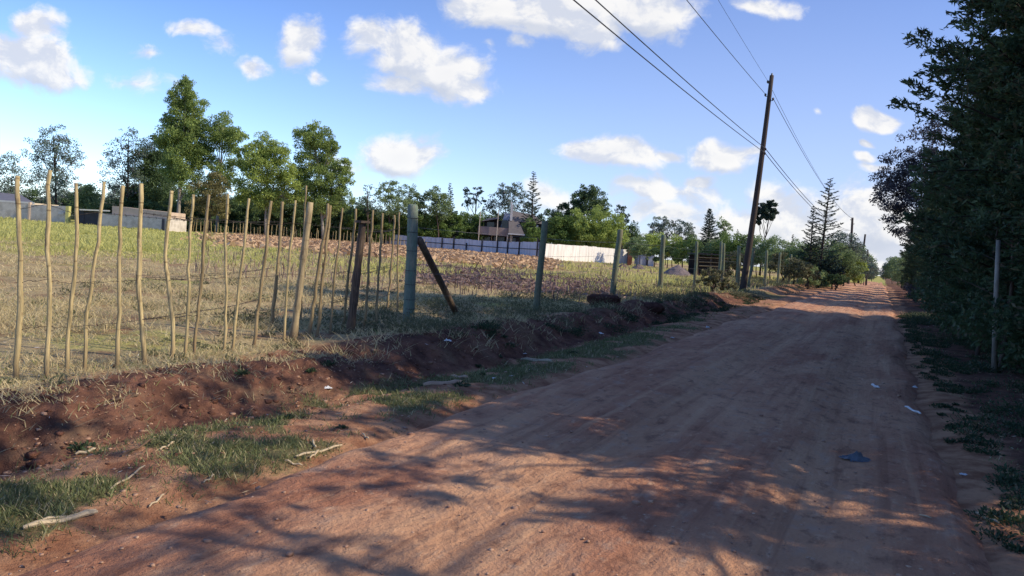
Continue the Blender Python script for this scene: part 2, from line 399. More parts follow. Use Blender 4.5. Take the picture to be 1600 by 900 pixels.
str_ = n.noise(n.vm('MULTIPLY', P, (6.5, .22, 1)), 1, 6, .6, .3); c = n.mix(n.step(str_, .52, .68, 0, .5), c, (.72, .45, .27)); c = n.mix(n.step(str_, .47, .34, 0, .4), c, (.28, .12, .07)); h = n.math('ADD', h, n.math('MULTIPLY', str_, .45))
c = n.mix(n.step(n.noise(n.vm('MULTIPLY', P, (1, .5, 1)), 11, 5, .7), .56, .72, 0, .6), c, (.76, .52, .35)); c = n.mix(n.step(n.noise(n.vm('MULTIPLY', P, (1, .7, 1)), 7, 5, .7), .45, .3, 0, .55), c, (.22, .10, .065))
M_road = n.bsdf(c, .92, h, 1.0, .08, spec=.12)
road = link('road', mesh_np('road', V, Fc), M_road, smooth=True, rotz=-A); tag(road, 'red dirt road with shallow tyre tracks', 'road', kind='structure')

# ---------------------------------------------------------------- leaf materials
L = dict(
 euc=m_leaf('eucalyptus_leaf', (.09, .15, .045), (.40, .50, .15), .42, .25),
 light=m_leaf('light_green_leaf', (.12, .18, .045), (.50, .60, .16), .4, .3),
 olive=m_leaf('olive_leaf', (.09, .09, .035), (.28, .25, .10), .3, .3),
 dark=m_leaf('dark_leaf', (.04, .075, .038), (.14, .21, .08), .25, .3),
 blue=m_leaf('haze_blued_leaf', (.07, .11, .10), (.22, .29, .20), .25, .3, (.22, .17, .2)),  # blue of the distance haze is tinted into the leaf colour
 far=m_leaf('haze_lightened_leaf', (.09, .14, .07), (.31, .40, .17), .38, .3),  # far foliage, lightened in colour to stand for haze
 hedge=m_leaf('hedge_leaf', (.04, .08, .025), (.22, .32, .08), .3, .5),
 cyp=m_leaf('cypress_leaf', (.028, .055, .030), (.11, .17, .075), .32, .9, (.15, .12, .07)),
 cypw=m_leaf('sunlit_cypress_leaf', (.02, .04, .02), (.10, .15, .05), .35, .6),
 purp=m_leaf('purplish_leaf', (.035, .035, .045), (.10, .10, .11), .25, .8),
 brown=m_leaf('dry_brown_leaf', (.10, .06, .04), (.34, .24, .16), .3, .5),
 con=m_leaf('conifer_needle', (.018, .040, .035), (.055, .09, .055), .2, .4),
 weed=m_leaf('weed_leaf', (.06, .07, .035), (.20, .20, .10), .3, .8, (.30, .26, .15)))
B = dict(pale=m_plain('pale_bark', (.42, .37, .30), .5, 3, stretch=(1, 1, .3)), brown=m_plain('brown_bark', (.14, .10, .08), .5, 5, stretch=(1, 1, .3)),
         dark=m_plain('dark_bark', (.06, .045, .038), .5, 5, stretch=(1, 1, .3)))

# ---------------------------------------------------------------- trees
def clump_leaves(blobs, dens_, ls, airy=0.0, asp=.5):
    Ps, Ds, Sz = [], [], []
    for c, rad in blobs:
        rx, rz = rad
        ns = int(max(9, 28*(1-.35*airy)*(rx*rz/1.6)**.35))
        dirs = unit(ns); rr = rng.uniform(.25, 1.0, ns)**.6
        sub = c+dirs*rr[:, None]*np.array([rx, rx, rz])
        sr = rng.uniform(.22, .42, ns)*(1-.35*airy)*min(rx, rz)*1.1
        nl = int((7.5-2.5*min(1, airy*2))*dens_*rx*rz/ls**2*1.4/ns)+3
        for q, k in zip(sub, sr):
            m = max(3, int(nl*rng.uniform(.6, 1.3)*(k/(.32*min(rx, rz)))**2))
            d = unit(m); rr2 = rng.uniform(.1, 1, m)**.5
            p = q+d*rr2[:, None]*k*np.array([1.15, 1.15, .8])
            Ps.append(p); Ds.append(d*.6+rng.normal(size=(m, 3))*.6+np.array([0, 0, -.15])); Sz.append(rng.uniform(.6, 1.3, m)*ls)
    return leaves(np.vstack(Ps), np.vstack(Ds), np.concatenate(Sz), asp)
def limb(mb, a, b, ra, rb, bend=.12, k=6, seg=6):
    a = np.array(a, float); b = np.array(b, float); Ln = np.linalg.norm(b-a)
    t = np.linspace(0, 1, seg); off = rng.normal(size=3)*bend*Ln*.5; off[2] = abs(off[2])*.3
    P = a+(b-a)*t[:, None]+np.sin(t*math.pi)[:, None]*off
    mb.tube(P, ra+(rb-ra)*t, k, cap=False)
def tree(name, label, px, Y, blobs, leaf, bark='brown', airy=0, dens_=5, ls=None, trunk=None, cat='tree', group=None, top=None):
    g = ground_at(px, Y)
    root = thing(name, label, cat, g, group=group)
    ls = ls or max(.16, Y*.0024)
    bl = []
    for b in blobs:
        p = at(b[0], b[1], Y); k = Y/F
        rx = b[2]*k*1.12; rz = (b[3] if len(b) > 3 else b[2])*k*1.08
        q = p-g; q[1] += rng.uniform(-.45, .45)*rx
        bl.append((q, (rx, rz)))
    V, Fc = clump_leaves(bl, dens_, ls, airy)
    link('crown', mesh_np('crown', V, Fc), L[leaf], root)
    mb = MB(); Ht = max(q[2] for q, _ in bl); tr = trunk or max(.07, Ht*.016)
    low = min(q[2]-r_[1] for q, r_ in bl)
    hi = max(bl, key=lambda e: e[0][2])[0]
    spine = [np.zeros(3), np.array([hi[0]*.15+rng.normal()*.1, 0, max(low*.6, Ht*.2)]), np.array([hi[0]*.5, hi[1]*.4, Ht*.6]), hi]
    t = np.linspace(0, 1, 10); S_ = np.array([np.interp(t, np.linspace(0, 1, 4), [p[k] for p in spine]) for k in range(3)]).T
    mb.tube(S_, np.linspace(tr, tr*.25, 10), 8)
    for q, r_ in bl:
        z = np.clip(q[2]*.62, S_[1][2], S_[-2][2]); k = int(np.argmin(abs(S_[:, 2]-z)))
        limb(mb, S_[k], q+rng.normal(size=3)*.1, tr*(.5-.03*k), tr*.1)
        for e in range(4 if airy else 2):
            limb(mb, S_[k]*.4+q*.6, q+unit(1)[0]*r_[0]*.8, tr*.18, tr*.05, k=4, seg=4)
    mb.build('trunk', B[bark], root, smooth=True)
    return root

# (name, label, px, depth, blobs(px,py,radius px), leaf, bark, airiness, density)
TREES = [
 ('broadleaf_tree', 'hazy airy tree cut by the left picture edge above the tin roof', 15, 120, [(18, 258, 20), (0, 280, 22), (34, 282, 18), (15, 300, 22), (-20, 270, 24)], 'blue', 'dark', .5, 2.6),
 ('broadleaf_tree', 'open airy tree with leaves tinted blue for haze rising behind the block wall', 88, 114, [(85, 212, 18), (65, 232, 20), (108, 232, 20), (60, 262, 22), (90, 262, 24), (118, 250, 13), (75, 290, 24), (108, 285, 20), (90, 235, 20)], 'blue', 'dark', .55, 2.6),
 ('bush', 'small rounded bush showing over the dark blue gate', 137, 118, [(137, 303, 15), (128, 318, 14), (148, 318, 14)], 'far', 'brown', .1, 5),
 ('broadleaf_tree', 'thin open crowned tree with gaps left of the dark wood', 198, 112, [(202, 217, 16), (182, 232, 16), (218, 228, 16), (170, 252, 14), (195, 255, 20), (180, 282, 20), (205, 285, 22)], 'blue', 'dark', .7, 2.2),
 ('broadleaf_tree', 'dense dark tree against the left flank of the tallest tree', 240, 116, [(243, 235, 22), (225, 255, 22), (250, 265, 26), (225, 288, 26), (255, 300, 28), (215, 315, 20)], 'dark', 'dark', .1, 6),
 ('eucalyptus_tree', 'tallest eucalyptus with layered crown towering over the field edge', 277, 107, [(290, 132, 11), (288, 150, 18), (274, 168, 13), (302, 168, 16), (288, 185, 24), (262, 192, 13), (308, 198, 16), (275, 212, 24), (298, 222, 24), (258, 222, 13), (285, 246, 24), (310, 246, 20), (270, 268, 18), (300, 282, 20)], 'euc', 'pale', .05, 6),
 ('eucalyptus_tree', 'round topped tree with pale bare limbs right of the tallest tree', 338, 108, [(350, 200, 22), (368, 212, 16), (334, 208, 18), (352, 222, 20), (372, 255, 14), (322, 245, 18), (345, 265, 16), (360, 280, 14), (330, 290, 16)], 'euc', 'pale', .15, 5),
 ('broadleaf_tree', 'leafy light green tree between two tall eucalyptus', 415, 102, [(418, 228, 18), (398, 242, 18), (438, 242, 18), (412, 262, 24), (388, 262, 16), (448, 265, 18), (425, 288, 24), (392, 298, 22), (455, 295, 22), (418, 315, 22), (378, 238, 10)], 'light', 'pale', .12, 5.5),
 ('eucalyptus_tree', 'tall eucalyptus with stepped right flank at the end of the wood', 505, 104, [(490, 204, 14), (477, 218, 16), (504, 220, 18), (490, 238, 22), (518, 232, 12), (480, 255, 18), (508, 258, 18), (535, 258, 13), (543, 278, 11), (528, 285, 18), (498, 285, 22), (475, 300, 20), (510, 312, 24), (535, 312, 16), (470, 275, 14)], 'euc', 'pale', .12, 5.5),
 ('olive_tree', 'yellowish brown feathery small tree in front of the wood', 325, 96, [(335, 285, 16), (318, 300, 16), (348, 302, 16), (330, 318, 20), (308, 328, 16), (350, 328, 14)], 'olive', 'brown', .25, 4.5),
 ('broadleaf_tree', 'thin wispy sapling just right of the wood', 574, 108, [(575, 296, 9), (582, 312, 11), (568, 318, 10), (590, 325, 10)], 'blue', 'brown', .8, 2),
 ('broadleaf_tree', 'grey green tree left of the corner post top', 608, 110, [(607, 290, 11), (598, 305, 13), (618, 305, 13), (605, 325, 18), (628, 322, 14)], 'far', 'brown', .35, 4),
 ('broadleaf_tree', 'grey green tree right behind the corner post top', 645, 112, [(640, 302, 13), (652, 312, 13), (636, 322, 14), (655, 328, 12)], 'far', 'brown', .35, 4),
 ('broadleaf_tree', 'bushy tree beside the slim cypress over the clipped hedge', 684, 112, [(680, 302, 12), (692, 312, 14), (670, 318, 13), (688, 328, 16)], 'far', 'brown', .2, 4.5),
 ('broadleaf_tree', 'small dark tree of separate tufts left of the house roof', 738, 120, [(730, 302, 8), (746, 300, 8), (738, 314, 8), (726, 318, 6), (752, 314, 6)], 'con', 'dark', .4, 4),
 ('broadleaf_tree', 'greyish pink open tree directly behind the house chimney', 795, 124, [(785, 294, 10), (808, 296, 10), (797, 308, 14), (778, 312, 12), (818, 312, 11), (797, 328, 16), (768, 325, 12), (826, 330, 12)], 'blue', 'dark', .4, 3.5),
 ('broadleaf_tree', 'dark round crowned tree with scalloped outline right of the house', 905, 122, [(918, 300, 12), (905, 310, 12), (932, 310, 14), (945, 320, 10), (918, 320, 16), (893, 322, 10), (935, 332, 14), (900, 335, 14), (880, 330, 11), (862, 338, 11), (888, 350, 14)], 'dark', 'dark', .1, 6),
 ('bush', 'smooth rounded pale green bush touching the leaning green post', 876, 112, [(876, 352, 17), (866, 368, 15), (886, 368, 16)], 'hedge', 'brown', .0, 7),
 ('broadleaf_tree', 'light yellow green tree just behind the bright end of the metal fence', 908, 112, [(905, 342, 15), (898, 358, 16), (915, 360, 17), (905, 375, 15)], 'light', 'brown', .15, 5),
 ('broadleaf_tree', 'pale leafed tree above the middle of the bright metal fence', 938, 112, [(938, 340, 17), (930, 358, 17), (948, 360, 17), (938, 378, 16)], 'light', 'brown', .15, 5),
 ('broadleaf_tree', 'mid green tree at the right end of the bright metal fence', 965, 112, [(965, 345, 14), (958, 360, 14), (970, 370, 14), (960, 382, 12)], 'light', 'brown', .15, 5),
 ('broadleaf_tree', 'thin dark tree peeping over the end of the bright metal fence', 972, 118, [(970, 328, 8), (975, 342, 9), (972, 358, 9)], 'con', 'dark', .3, 4),
 ('broadleaf_tree', 'low green tree left of the round grey crowned tree', 997, 105, [(992, 380, 9), (1002, 374, 7), (985, 386, 8)], 'far', 'brown', .2, 5),
 ('broadleaf_tree', 'round crowned airy tree on a thin trunk left of the dark conifer', 1036, 100, [(1034, 348, 12), (1024, 358, 11), (1046, 358, 11), (1034, 368, 12)], 'blue', 'dark', .3, 4),
 ('broadleaf_tree', 'smaller airy tree between the round crown and the dark conifer', 1066, 104, [(1062, 352, 9), (1074, 356, 9), (1064, 368, 10), (1078, 368, 8)], 'blue', 'dark', .35, 4),
 ('broadleaf_tree', 'narrow rounded tree hugging the right side of the dark conifer', 1132, 102, [(1131, 348, 9), (1134, 362, 10), (1128, 376, 9)], 'far', 'dark', .2, 5),
 ('umbrella_tree', 'lone flat topped tree on a tall bare trunk right of the utility pole', 1187, 86, [(1190, 325, 9), (1205, 323, 9), (1197, 333, 11), (1184, 336, 7), (1209, 336, 7), (1187, 346, 6)], 'con', 'dark', .0, 14),
]
for nm_, lb, px, Y, bl, lf, bk, ai, de in TREES:
    tree(nm_, lb, px, Y, bl, lf, bk, ai, de)
# undergrowth below the wood: each bush its own
for k, px in enumerate(range(182, 570, 24)):
    tree('undergrowth_bush', 'dark bush in the shaded undergrowth below the tall wood', px+rng.uniform(-5, 5), 112, [(px, 322+px*.028, 19, 16), (px+8, 330+px*.04, 18, 14), (px-4, 328+px*.075, 18, 15)], 'dark', 'dark', .05, 7, cat='bush', group='dark undergrowth bushes below the wood')
for k, px in enumerate(range(568, 985, 23)):
    y0 = 348+(px-560)*.045+rng.uniform(-12, 5)
    tree('distant_tree', 'grey green tree in the distant line behind the house', px+rng.uniform(-6, 6), 136, [(px, y0-4, 13), (px-9, y0+9, 13), (px+9, y0+10, 14), (px, y0+22, 15, 12)], 'far' if k % 3 else 'dark', 'dark', .1, 5, group='distant tree line behind the house')
for k, px in enumerate(range(985, 1360, 19)):
    y0 = 322.5+.075*px-18+rng.uniform(-7, 4)
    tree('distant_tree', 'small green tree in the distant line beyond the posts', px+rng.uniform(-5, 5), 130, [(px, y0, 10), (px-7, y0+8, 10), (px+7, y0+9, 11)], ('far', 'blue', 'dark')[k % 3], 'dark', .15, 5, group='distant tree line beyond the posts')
for k, px in enumerate(range(-30, 560, 42)):
    y0 = 312+px*.03+rng.uniform(-12, 6)
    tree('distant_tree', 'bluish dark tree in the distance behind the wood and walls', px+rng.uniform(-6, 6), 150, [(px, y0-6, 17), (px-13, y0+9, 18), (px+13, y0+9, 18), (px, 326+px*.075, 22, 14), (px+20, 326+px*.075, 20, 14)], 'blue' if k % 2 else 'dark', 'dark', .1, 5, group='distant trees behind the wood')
for k, (px, Y, r_) in enumerate([(1352, 150, 12), (1362, 190, 7), (1394, 170, 12), (1403, 150, 14), (1345, 120, 12), (1336, 150, 18), (1322, 160, 18)]):
    y0 = 322.5+.075*px+5-r_*.8
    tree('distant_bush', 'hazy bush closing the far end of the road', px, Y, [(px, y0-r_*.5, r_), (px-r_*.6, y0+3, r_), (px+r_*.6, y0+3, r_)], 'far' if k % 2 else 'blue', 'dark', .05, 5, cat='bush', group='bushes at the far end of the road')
# clipped hedge left of the house
for k, px in enumerate((562, 588, 614, 650, 678, 706, 732)):
    y0 = 342+(px-560)*.02
    tree('garden_hedge_bush', 'rounded bright topped bush in the hedge behind the metal fence', px, 110+k, [(px, y0, 19, 14), (px-8, y0+16, 18, 14), (px+9, y0+18, 18, 14)], 'hedge', 'dark', .0, 7, cat='bush', group='hedge bushes left of the house')
tree('bush', 'small light green bush at the foot of the house wall', 826, 103, [(826, 352, 10), (832, 368, 12), (822, 376, 9)], 'hedge', 'brown', .1, 6, cat='bush')
tree('dark_bush', 'very dark spreading bush behind the gravel heap', 1042, 88, [(1028, 398, 12, 9), (1045, 394, 13, 9), (1060, 399, 10, 8)], 'dark', 'dark', 0, 7, cat='bush')
# bushes beyond the wire fence, towards the road
BB = [(1000, 90, 388, 9, 'far'), (1022, 92, 380, 10, 'light'), (1050, 92, 382, 10, 'light'), (1078, 84, 388, 12, 'hedge'), (1092, 80, 398, 10, 'dark'), (1118, 80, 388, 12, 'far'), (1140, 78, 384, 15, 'hedge'), (1160, 76, 388, 13, 'hedge'), (1182, 74, 390, 13, 'far'), (1203, 72, 392, 14, 'far'),
      (1224, 70, 392, 14, 'far'), (1246, 66, 396, 14, 'far'), (1266, 62, 400, 13, 'dark'), (1288, 66, 396, 16, 'far'), (1308, 64, 402, 16, 'far'), (1300, 60, 420, 13, 'con'), (1318, 72, 385, 14, 'blue'), (1150, 62, 408, 9, 'weed'), (1218, 58, 412, 10, 'weed'), (1240, 56, 416, 10, 'weed'), (1262, 54, 420, 9, 'weed')]
for k, (px, Y, py, rd, lf) in enumerate(BB):
    rd *= 1.35; py -= 3
    tree('roadside_bush', 'green bush in the overgrown strip beyond the wire fence', px, Y, [(px, py, rd), (px-rd*.7, py+rd*.7, rd*.85), (px+rd*.7, py+rd*.8, rd*.85)], lf, 'dark', .2, 4.5, cat='bush', group='bushes in the overgrown strip')
tree('yellow_bush', 'bright yellow green bush beside the far left road edge', 1337, 78, [(1330, 412, 12), (1344, 414, 11), (1336, 426, 13), (1325, 426, 10)], 'light', 'brown', .05, 6, cat='bush')
tree('verge_bush', 'dark low bush on the bank at the left road edge', 1305, 56, [(1302, 434, 10, 7), (1314, 436, 9, 7), (1293, 438, 9, 6)], 'dark', 'dark', .05, 6, cat='bush')
tree('leafy_shrub', 'broad leafed shrub beside the slanting green post near the pole', 1120, 31, [(1112, 430, 17, 11), (1130, 433, 18, 11), (1118, 444, 20, 9), (1142, 446, 10, 8), (1098, 440, 10, 8)], 'weed', 'brown', .15, 3.6, ls=.11, cat='shrub')

def conifer(name, label, px, Y, top, half, lean=0, leaf='con', dens_=1.0, up_=.25, sparse=0, bark='dark', cat='tree', nb=None, ls=None, group=None):
    g = ground_at(px, Y); tp = at(top[0], top[1], Y)-g; Ht = tp[2]; k = Y/F; hw = half*k
    root = thing(name, label, cat, g, group=group)
    mb = MB(); z = np.linspace(0, 1, 12)
    spine = np.stack([tp[0]*z, 0*z, Ht*z], 1); mb.tube(spine, np.linspace(max(.09, Ht*.017), .015, 12), 7)
    Ps, Ds, Sz = [], [], []
    nb = nb or int(70*dens_); ls = ls or max(.14, Y*.0021)
    for b in range(nb):
        f = .14+.86*(b+rng.uniform(0, 1))/nb; az = b*2.4+rng.uniform(-.4, .4)
        prof_ = (1-f)**.75*min(1, (f-.05)/.16)
        Ln = hw*(prof_*rng.uniform(.6, 1.12)+.05); a = spine[-1]*f*np.array([1, 1, 1])
        d = np.array([math.cos(az), math.sin(az), up_+rng.uniform(-.1, .1)])
        t = np.linspace(0, 1, 5); P = a+d*Ln*t[:, None]; P[:, 2] += Ln*(.18*t*t-.12*t)
        mb.tube(P, np.linspace(.035, .008, 5)*max(1, Ln*.6), 4, cap=False)
        m = int((26-14*sparse)*Ln/ls*.35)+4
        tt = rng.uniform(.12, 1, m)**.8; base = np.array([np.interp(tt, t, P[:, q]) for q in range(3)]).T
        side = rng.normal(size=(m, 3))*np.array([1, 1, .35]); wdt = (.20-.09*sparse)*Ln*(1.1-tt)+ls*.4
        Ps.append(base+side*wdt[:, None]*.6); Ds.append(d+side*.7); Sz.append(rng.uniform(.7, 1.3, m)*ls)
    V, Fc = leaves(np.vstack(Ps), np.vstack(Ds), np.concatenate(Sz), .38)
    link('crown', mesh_np('crown', V, Fc), L[leaf], root); mb.build('trunk', B[bark], root, smooth=True)
    return root
conifer('conifer_tree', 'slim pointed conifer above the clipped hedge', 706, 114, (703, 286), 16)
conifer('conifer_tree', 'tall narrow conifer spire right of the house roof', 829, 114, (834, 268), 24, dens_=1.3)
conifer('conifer_tree', 'dense dark conifer in the middle of the distant tree line', 1106, 96, (1109, 326), 25, dens_=2.2)
conifer('conifer_tree', 'tiny faint conifer tip left of the utility pole', 1150, 100, (1153, 358), 8, dens_=.6)
conifer('conifer_tree', 'tiny faint conifer right of the umbrella shaped tree', 1236, 92, (1239, 366), 9, dens_=.6)
conifer('conifer_tree', 'big open conifer with upswept separate branches by the road', 1277, 60, (1298, 279), 43, leaf='con', dens_=1.25, up_=.28, sparse=.75, ls=.16)
conifer('conifer_tree', 'smaller conifer leaning into the left side of the big open one', 1262, 61, (1272, 322), 27, leaf='con', dens_=.9, up_=.3, sparse=.6, ls=.16)

# ---------------------------------------------------------------- big cypress row on the right
def cypress_meshes(Ht, rad, nb, lo, seed, per=330):
    global rng
    keep = rng; rng = np.random.default_rng(seed)
    mb = MB(); z = np.linspace(0, 1, 12); spine = np.stack([.12*np.sin(z*5+seed), .12*np.cos(z*4+seed), Ht*z], 1)
    mb.tube(spine, np.linspace(.13, .02, 12), 9)
    Ps, Ds, Sz = [], [], []
    for b in range(nb):
        f = lo+(1-lo)*((b+rng.uniform())/nb)**1.1; az = rng.uniform(0, 6.283)
        Ln = rad*((1-f)**.62*min(1, (f-lo+.10)/.14)*rng.uniform(.5, 1.25 if f > .3 else .95)+.10)
        a = np.array([np.interp(f, z, spine[:, q]) for q in range(3)])
        d = np.array([math.cos(az), math.sin(az), rng.uniform(.05, .9)])
        t = np.linspace(0, 1, 6); P = a+d*Ln*t[:, None]; P[:, 2] += Ln*rng.uniform(-.3, .1)*t*t
        mb.tube(P, np.linspace(.03, .006, 6), 5, cap=False)
        nt = int(9+Ln*7)                                            # side sprays
        for e in range(nt):
            te = rng.uniform(.2, 1); q = np.array([np.interp(te, t, P[:, c_]) for c_ in range(3)])
            sdv = np.cross(d, [0, 0, 1])*(1 if e % 2 else -1)+d*.9+rng.normal(size=3)*.45; sdv /= np.linalg.norm(sdv)
            sl = (.28+.32*(1-te)*Ln*.5)*rng.uniform(.7, 1.3)
            m = per//9
            tt = rng.uniform(0, 1, m); pp = q+sdv*sl*tt[:, None]+rng.normal(size=(m, 3))*.045*(1.2-tt[:, None]); pp[:, 2] -= .12*sl*tt**2
            Ps.append(pp); Ds.append(sdv+rng.normal(size=(m, 3))*.55); Sz.append(rng.uniform(.08, .17, m))
    V, Fc = leaves(np.vstack(Ps), np.vstack(Ds), np.concatenate(Sz), .27)
    cr = mesh_np('crown', V, Fc); cr.materials.append(L['cyp'])
    tk = mesh_np('trunk', np.vstack(mb.v), np.vstack(mb.f)); tk.materials.append(B['dark'])
    tk.polygons.foreach_set('use_smooth', np.ones(len(tk.polygons), bool))
    rng = keep
    return cr, tk
variants = [cypress_meshes(9.6, 2.6, 210, .09, 1, 190), cypress_meshes(10.2, 2.4, 210, .11, 2, 190), cypress_meshes(8.8, 2.9, 200, .07, 3, 190)]
def cypress(r, s, v, sc=1., scz=1., rot=None, label=None, leafmat=None):
    x, y = to_world(r, s)
    root = thing('cypress_tree', label or 'dark feathery cypress standing in the shaded row along the right verge', 'tree', (x, y, gz(x, y)-.03), group=None if label else 'cypress row right of the road')
    cr, tk = variants[v]; rz_ = rot if rot is not None else rng.uniform(0, 6.28)
    for nm_, me in (('crown', cr), ('trunk', tk)):
        o = bpy.data.objects.new(nm_, me); C.objects.link(o); o.parent = root
        o.rotation_euler[2] = rz_
        o.scale = (sc, sc, sc*scz)
    return root
ROW = [(4.0, 7.9, 2, .66), (3.9, 9.4, 1, .74), (3.5, 11.0, 0, .86), (3.8, 12.6, 2, .92), (3.5, 14.2, 1, .84), (3.4, 15.8, 0, .90), (2.9, 17.6, 1, 1.18), (2.9, 19.6, 0, 1.18), (3.0, 22.0, 2, 1.05), (3.1, 24.4, 1, .95), (3.0, 26.8, 0, .9), (3.1, 29.2, 2, .9),
       (6.2, 10.8, 0, .82), (6.4, 12.6, 2, 1.3), (7.2, 15.0, 0, 1.3), (6.2, 16.2, 1, .9), (6.2, 19.6, 2, 1.0), (6.2, 23.2, 0, 1.0), (6.2, 27.0, 1, .95), (9, 17.5, 0, .85), (9, 22.5, 2, .85), (9, 28.5, 1, .85), (4.4, 38.5, 0, 1.0), (3.6, 42, 2, .95), (3.6, 46, 1, .9), (3.4, 50.5, 0, .9), (3.2, 55.5, 2, .85), (3.2, 61, 1, .85), (3.2, 67, 0, .8), (3.4, 75, 2, .8), (6.5, 41.5, 0, 1.0), (6.6, 47.5, 1, 1.0)]
for r, s, v, sc in ROW: cypress(r, s, v, sc)
# purple grey broadleaf tree overhanging the road further on
def wtree(name, label, r, s, blobs, leaf, bark, airy, dens_, ls, cat='tree', group=None, tr=.09):
    x, y = to_world(r, s); g = np.array([x, y, gz(x, y)]); root = thing(name, label, cat, g, group=group)
    bl = []
    for br, bs_, bz, rx, rz in blobs:
        bx, by = to_world(br, bs_); bl.append((np.array([bx-x, by-y, bz]), (rx, rz)))
    V, Fc = clump_leaves(bl, dens_, ls, airy, .42); link('crown', mesh_np('crown', V, Fc), L[leaf], root)
    mb = MB(); hi = max(bl, key=lambda e: e[0][2])[0]
    t = np.linspace(0, 1, 8); S_ = hi*t[:, None]; mb.tube(S_, np.linspace(tr, tr*.3, 8), 8)
    for q, r_ in bl:
        k = int(np.argmin(abs(S_[:, 2]-q[2]*.6))); limb(mb, S_[k], q, tr*.5, tr*.15)
        for e in range(3): limb(mb, q*.7+S_[k]*.3, q+unit(1)[0]*r_[0]*.8, tr*.2, tr*.06, k=4, seg=4)
    mb.build('trunk', B[bark], root, smooth=True); return root
wtree('broadleaf_tree', 'purplish grey broadleaf tree leaning over the far right of the road', 2.4, 47, [(1.2, 47, 8.6, 1.3, 1.2), (.2, 47, 7.3, 1.2, 1.0), (1.8, 47, 7.2, 1.6, 1.3), (.5, 46.5, 5.8, 1.4, 1.1), (2.0, 47, 5.6, 1.5, 1.2), (.9, 47, 4.4, 1.3, 1.0), (2.4, 46, 9.6, 1.0, 1.0), (-.2, 47, 6.4, .8, .7)], 'purp', 'dark', .25, 4, .16)
# sunlit shrubs in the gap and dark undergrowth
for k, (r, s, h) in enumerate([(-5.2, 62, 1.3), (-4.6, 68, 1.6), (-5.4, 76, 2.2), (-4.6, 84, 2.2), (-5.0, 92, 2.6), (-4.4, 102, 3.0), (2.2, 84, 3.2), (2.2, 94, 3.4), (2.4, 106, 3.8)]):
    wtree('roadside_shrub', 'green shrub crowding the edge of the far road', r, s, [(r, s, h*.55, 1.1, h*.5), (r+.5, s+1.3, h*.8, 1.1, h*.5)], 'far', 'dark', .05, 4, .2, 'shrub', 'shrubs along the far road edge')
wtree('gap_shrub', 'sunlit yellow green shrub in the gap between the cypresses', 4.6, 35.5, [(4.2, 35.5, 1.3, .9, .8), (5.2, 35.2, 2.3, 1.0, .9), (4.8, 36, 3.4, 1.0, .9), (5.8, 35, 1.0, .8, .7)], 'cypw', 'dark', .25, 3.5, .10, 'shrub')
wtree('dry_brush_heap', 'heap of brown cut brush with pale sticks in the hedge gap', 2.9, 38.5, [(2.6, 38.5, .7, .9, .7), (3.4, 38, 1.0, .8, .8), (2.4, 40, .8, .8, .7)], 'brown', 'brown', .4, 2.2, .11, 'brush heap')
for k, (r, s, h) in enumerate([(3.0, 9.2, 1.1), (2.9, 10.8, 1.2), (2.9, 12.2, 1.4), (2.8, 13.8, 1.5), (2.6, 15.4, 1.6), (2.5, 17.0, 1.6), (2.4, 18.6, 1.7), (2.4, 20.4, 1.7), (2.3, 22.2, 1.8), (2.3, 24.0, 1.8), (2.3, 26.0, 1.8), (2.3, 28.0, 1.8), (2.5, 29.8, 1.7), (4.8, 14, 2.2), (4.8, 16.5, 2.3), (4.7, 19, 2.4), (4.7, 21.5, 2.4), (4.6, 24, 2.4), (4.6, 26.5, 2.4), (4.6, 29, 2.4), (6.8, 17, 2.6), (6.8, 21, 2.6), (6.8, 25, 2.6), (6.8, 29, 2.6)]):
    wtree('undergrowth_bush', 'dark leafy undergrowth bush at the feet of the cypress row', r, s, [(r, s, h*.5, 1.15, h*.45), (r+.4, s+.9, h*.8, 1.0, h*.4)], 'cyp', 'dark', .0, 4, .11, 'bush', 'undergrowth bushes under the cypress row')
for k, (r, s, h) in enumerate([(2.2, 43, .9), (2.3, 50, 1.0), (2.2, 57, 1.0), (2.3, 64, 1.0)]):
    wtree('verge_shrub', 'dusty dark shrub at the foot of the far cypresses', r, s, [(r, s, h*.6, .9, h*.5), (r+.4, s+1.2, h*.8, .9, h*.5)], 'purp', 'dark', .1, 4, .12, 'shrub', 'shrubs at the foot of the far cypresses')
# sparse trees beside the camera whose boughs throw the streaked shade
def bare_tree(r, s, seed, Ht, lab):
    global rng
    keep = rng; rng = np.random.default_rng(seed); x, y = to_world(r, s)
    root = thing('thin_tree', lab, 'tree', (x, y, gz(x, y)))
    mb = MB(); mb.tube(np.stack([.25*np.sin(np.linspace(0, 7, 9)), .1*np.cos(np.linspace(0, 3, 9)), np.linspace(0, Ht, 9)], 1), np.linspace(.06, .02, 9), 7)
    bl = []
    for b in range(30):
        z = rng.uniform(.38, 1)*Ht; az = rng.uniform(0, 6.28); Ln = rng.uniform(1.0, 2.4)*(1.15-z/Ht*.6)
        e = np.array([math.cos(az)*Ln, math.sin(az)*Ln, z+Ln*rng.uniform(-.1, .5)]); limb(mb, (0, 0, z), e, .025, .008, .2)
        bl.append((e, (rng.uniform(.35, .75), rng.uniform(.15, .3))))
    V, Fc = clump_leaves(bl, .9, .10, .4); link('crown', mesh_np('crown', V, Fc), L['dark'], root); mb.build('trunk', B['dark'], root, smooth=True)
    rng = keep
bare_tree(3.6, 7.2, 5, 7.5, 'thin leggy tree beside the near right verge')
bare_tree(4.0, 4.6, 6, 7.0, 'thin leggy tree a few steps ahead right of the camera')
bare_tree(4.2, 2.0, 8, 6.5, 'thin leggy tree abreast of the camera on the right')
for r, s, v, sc in [(3.9, 9.0, 2, .62), (5.5, 6.2, 0, .55)]: cypress(r, s, v, sc)
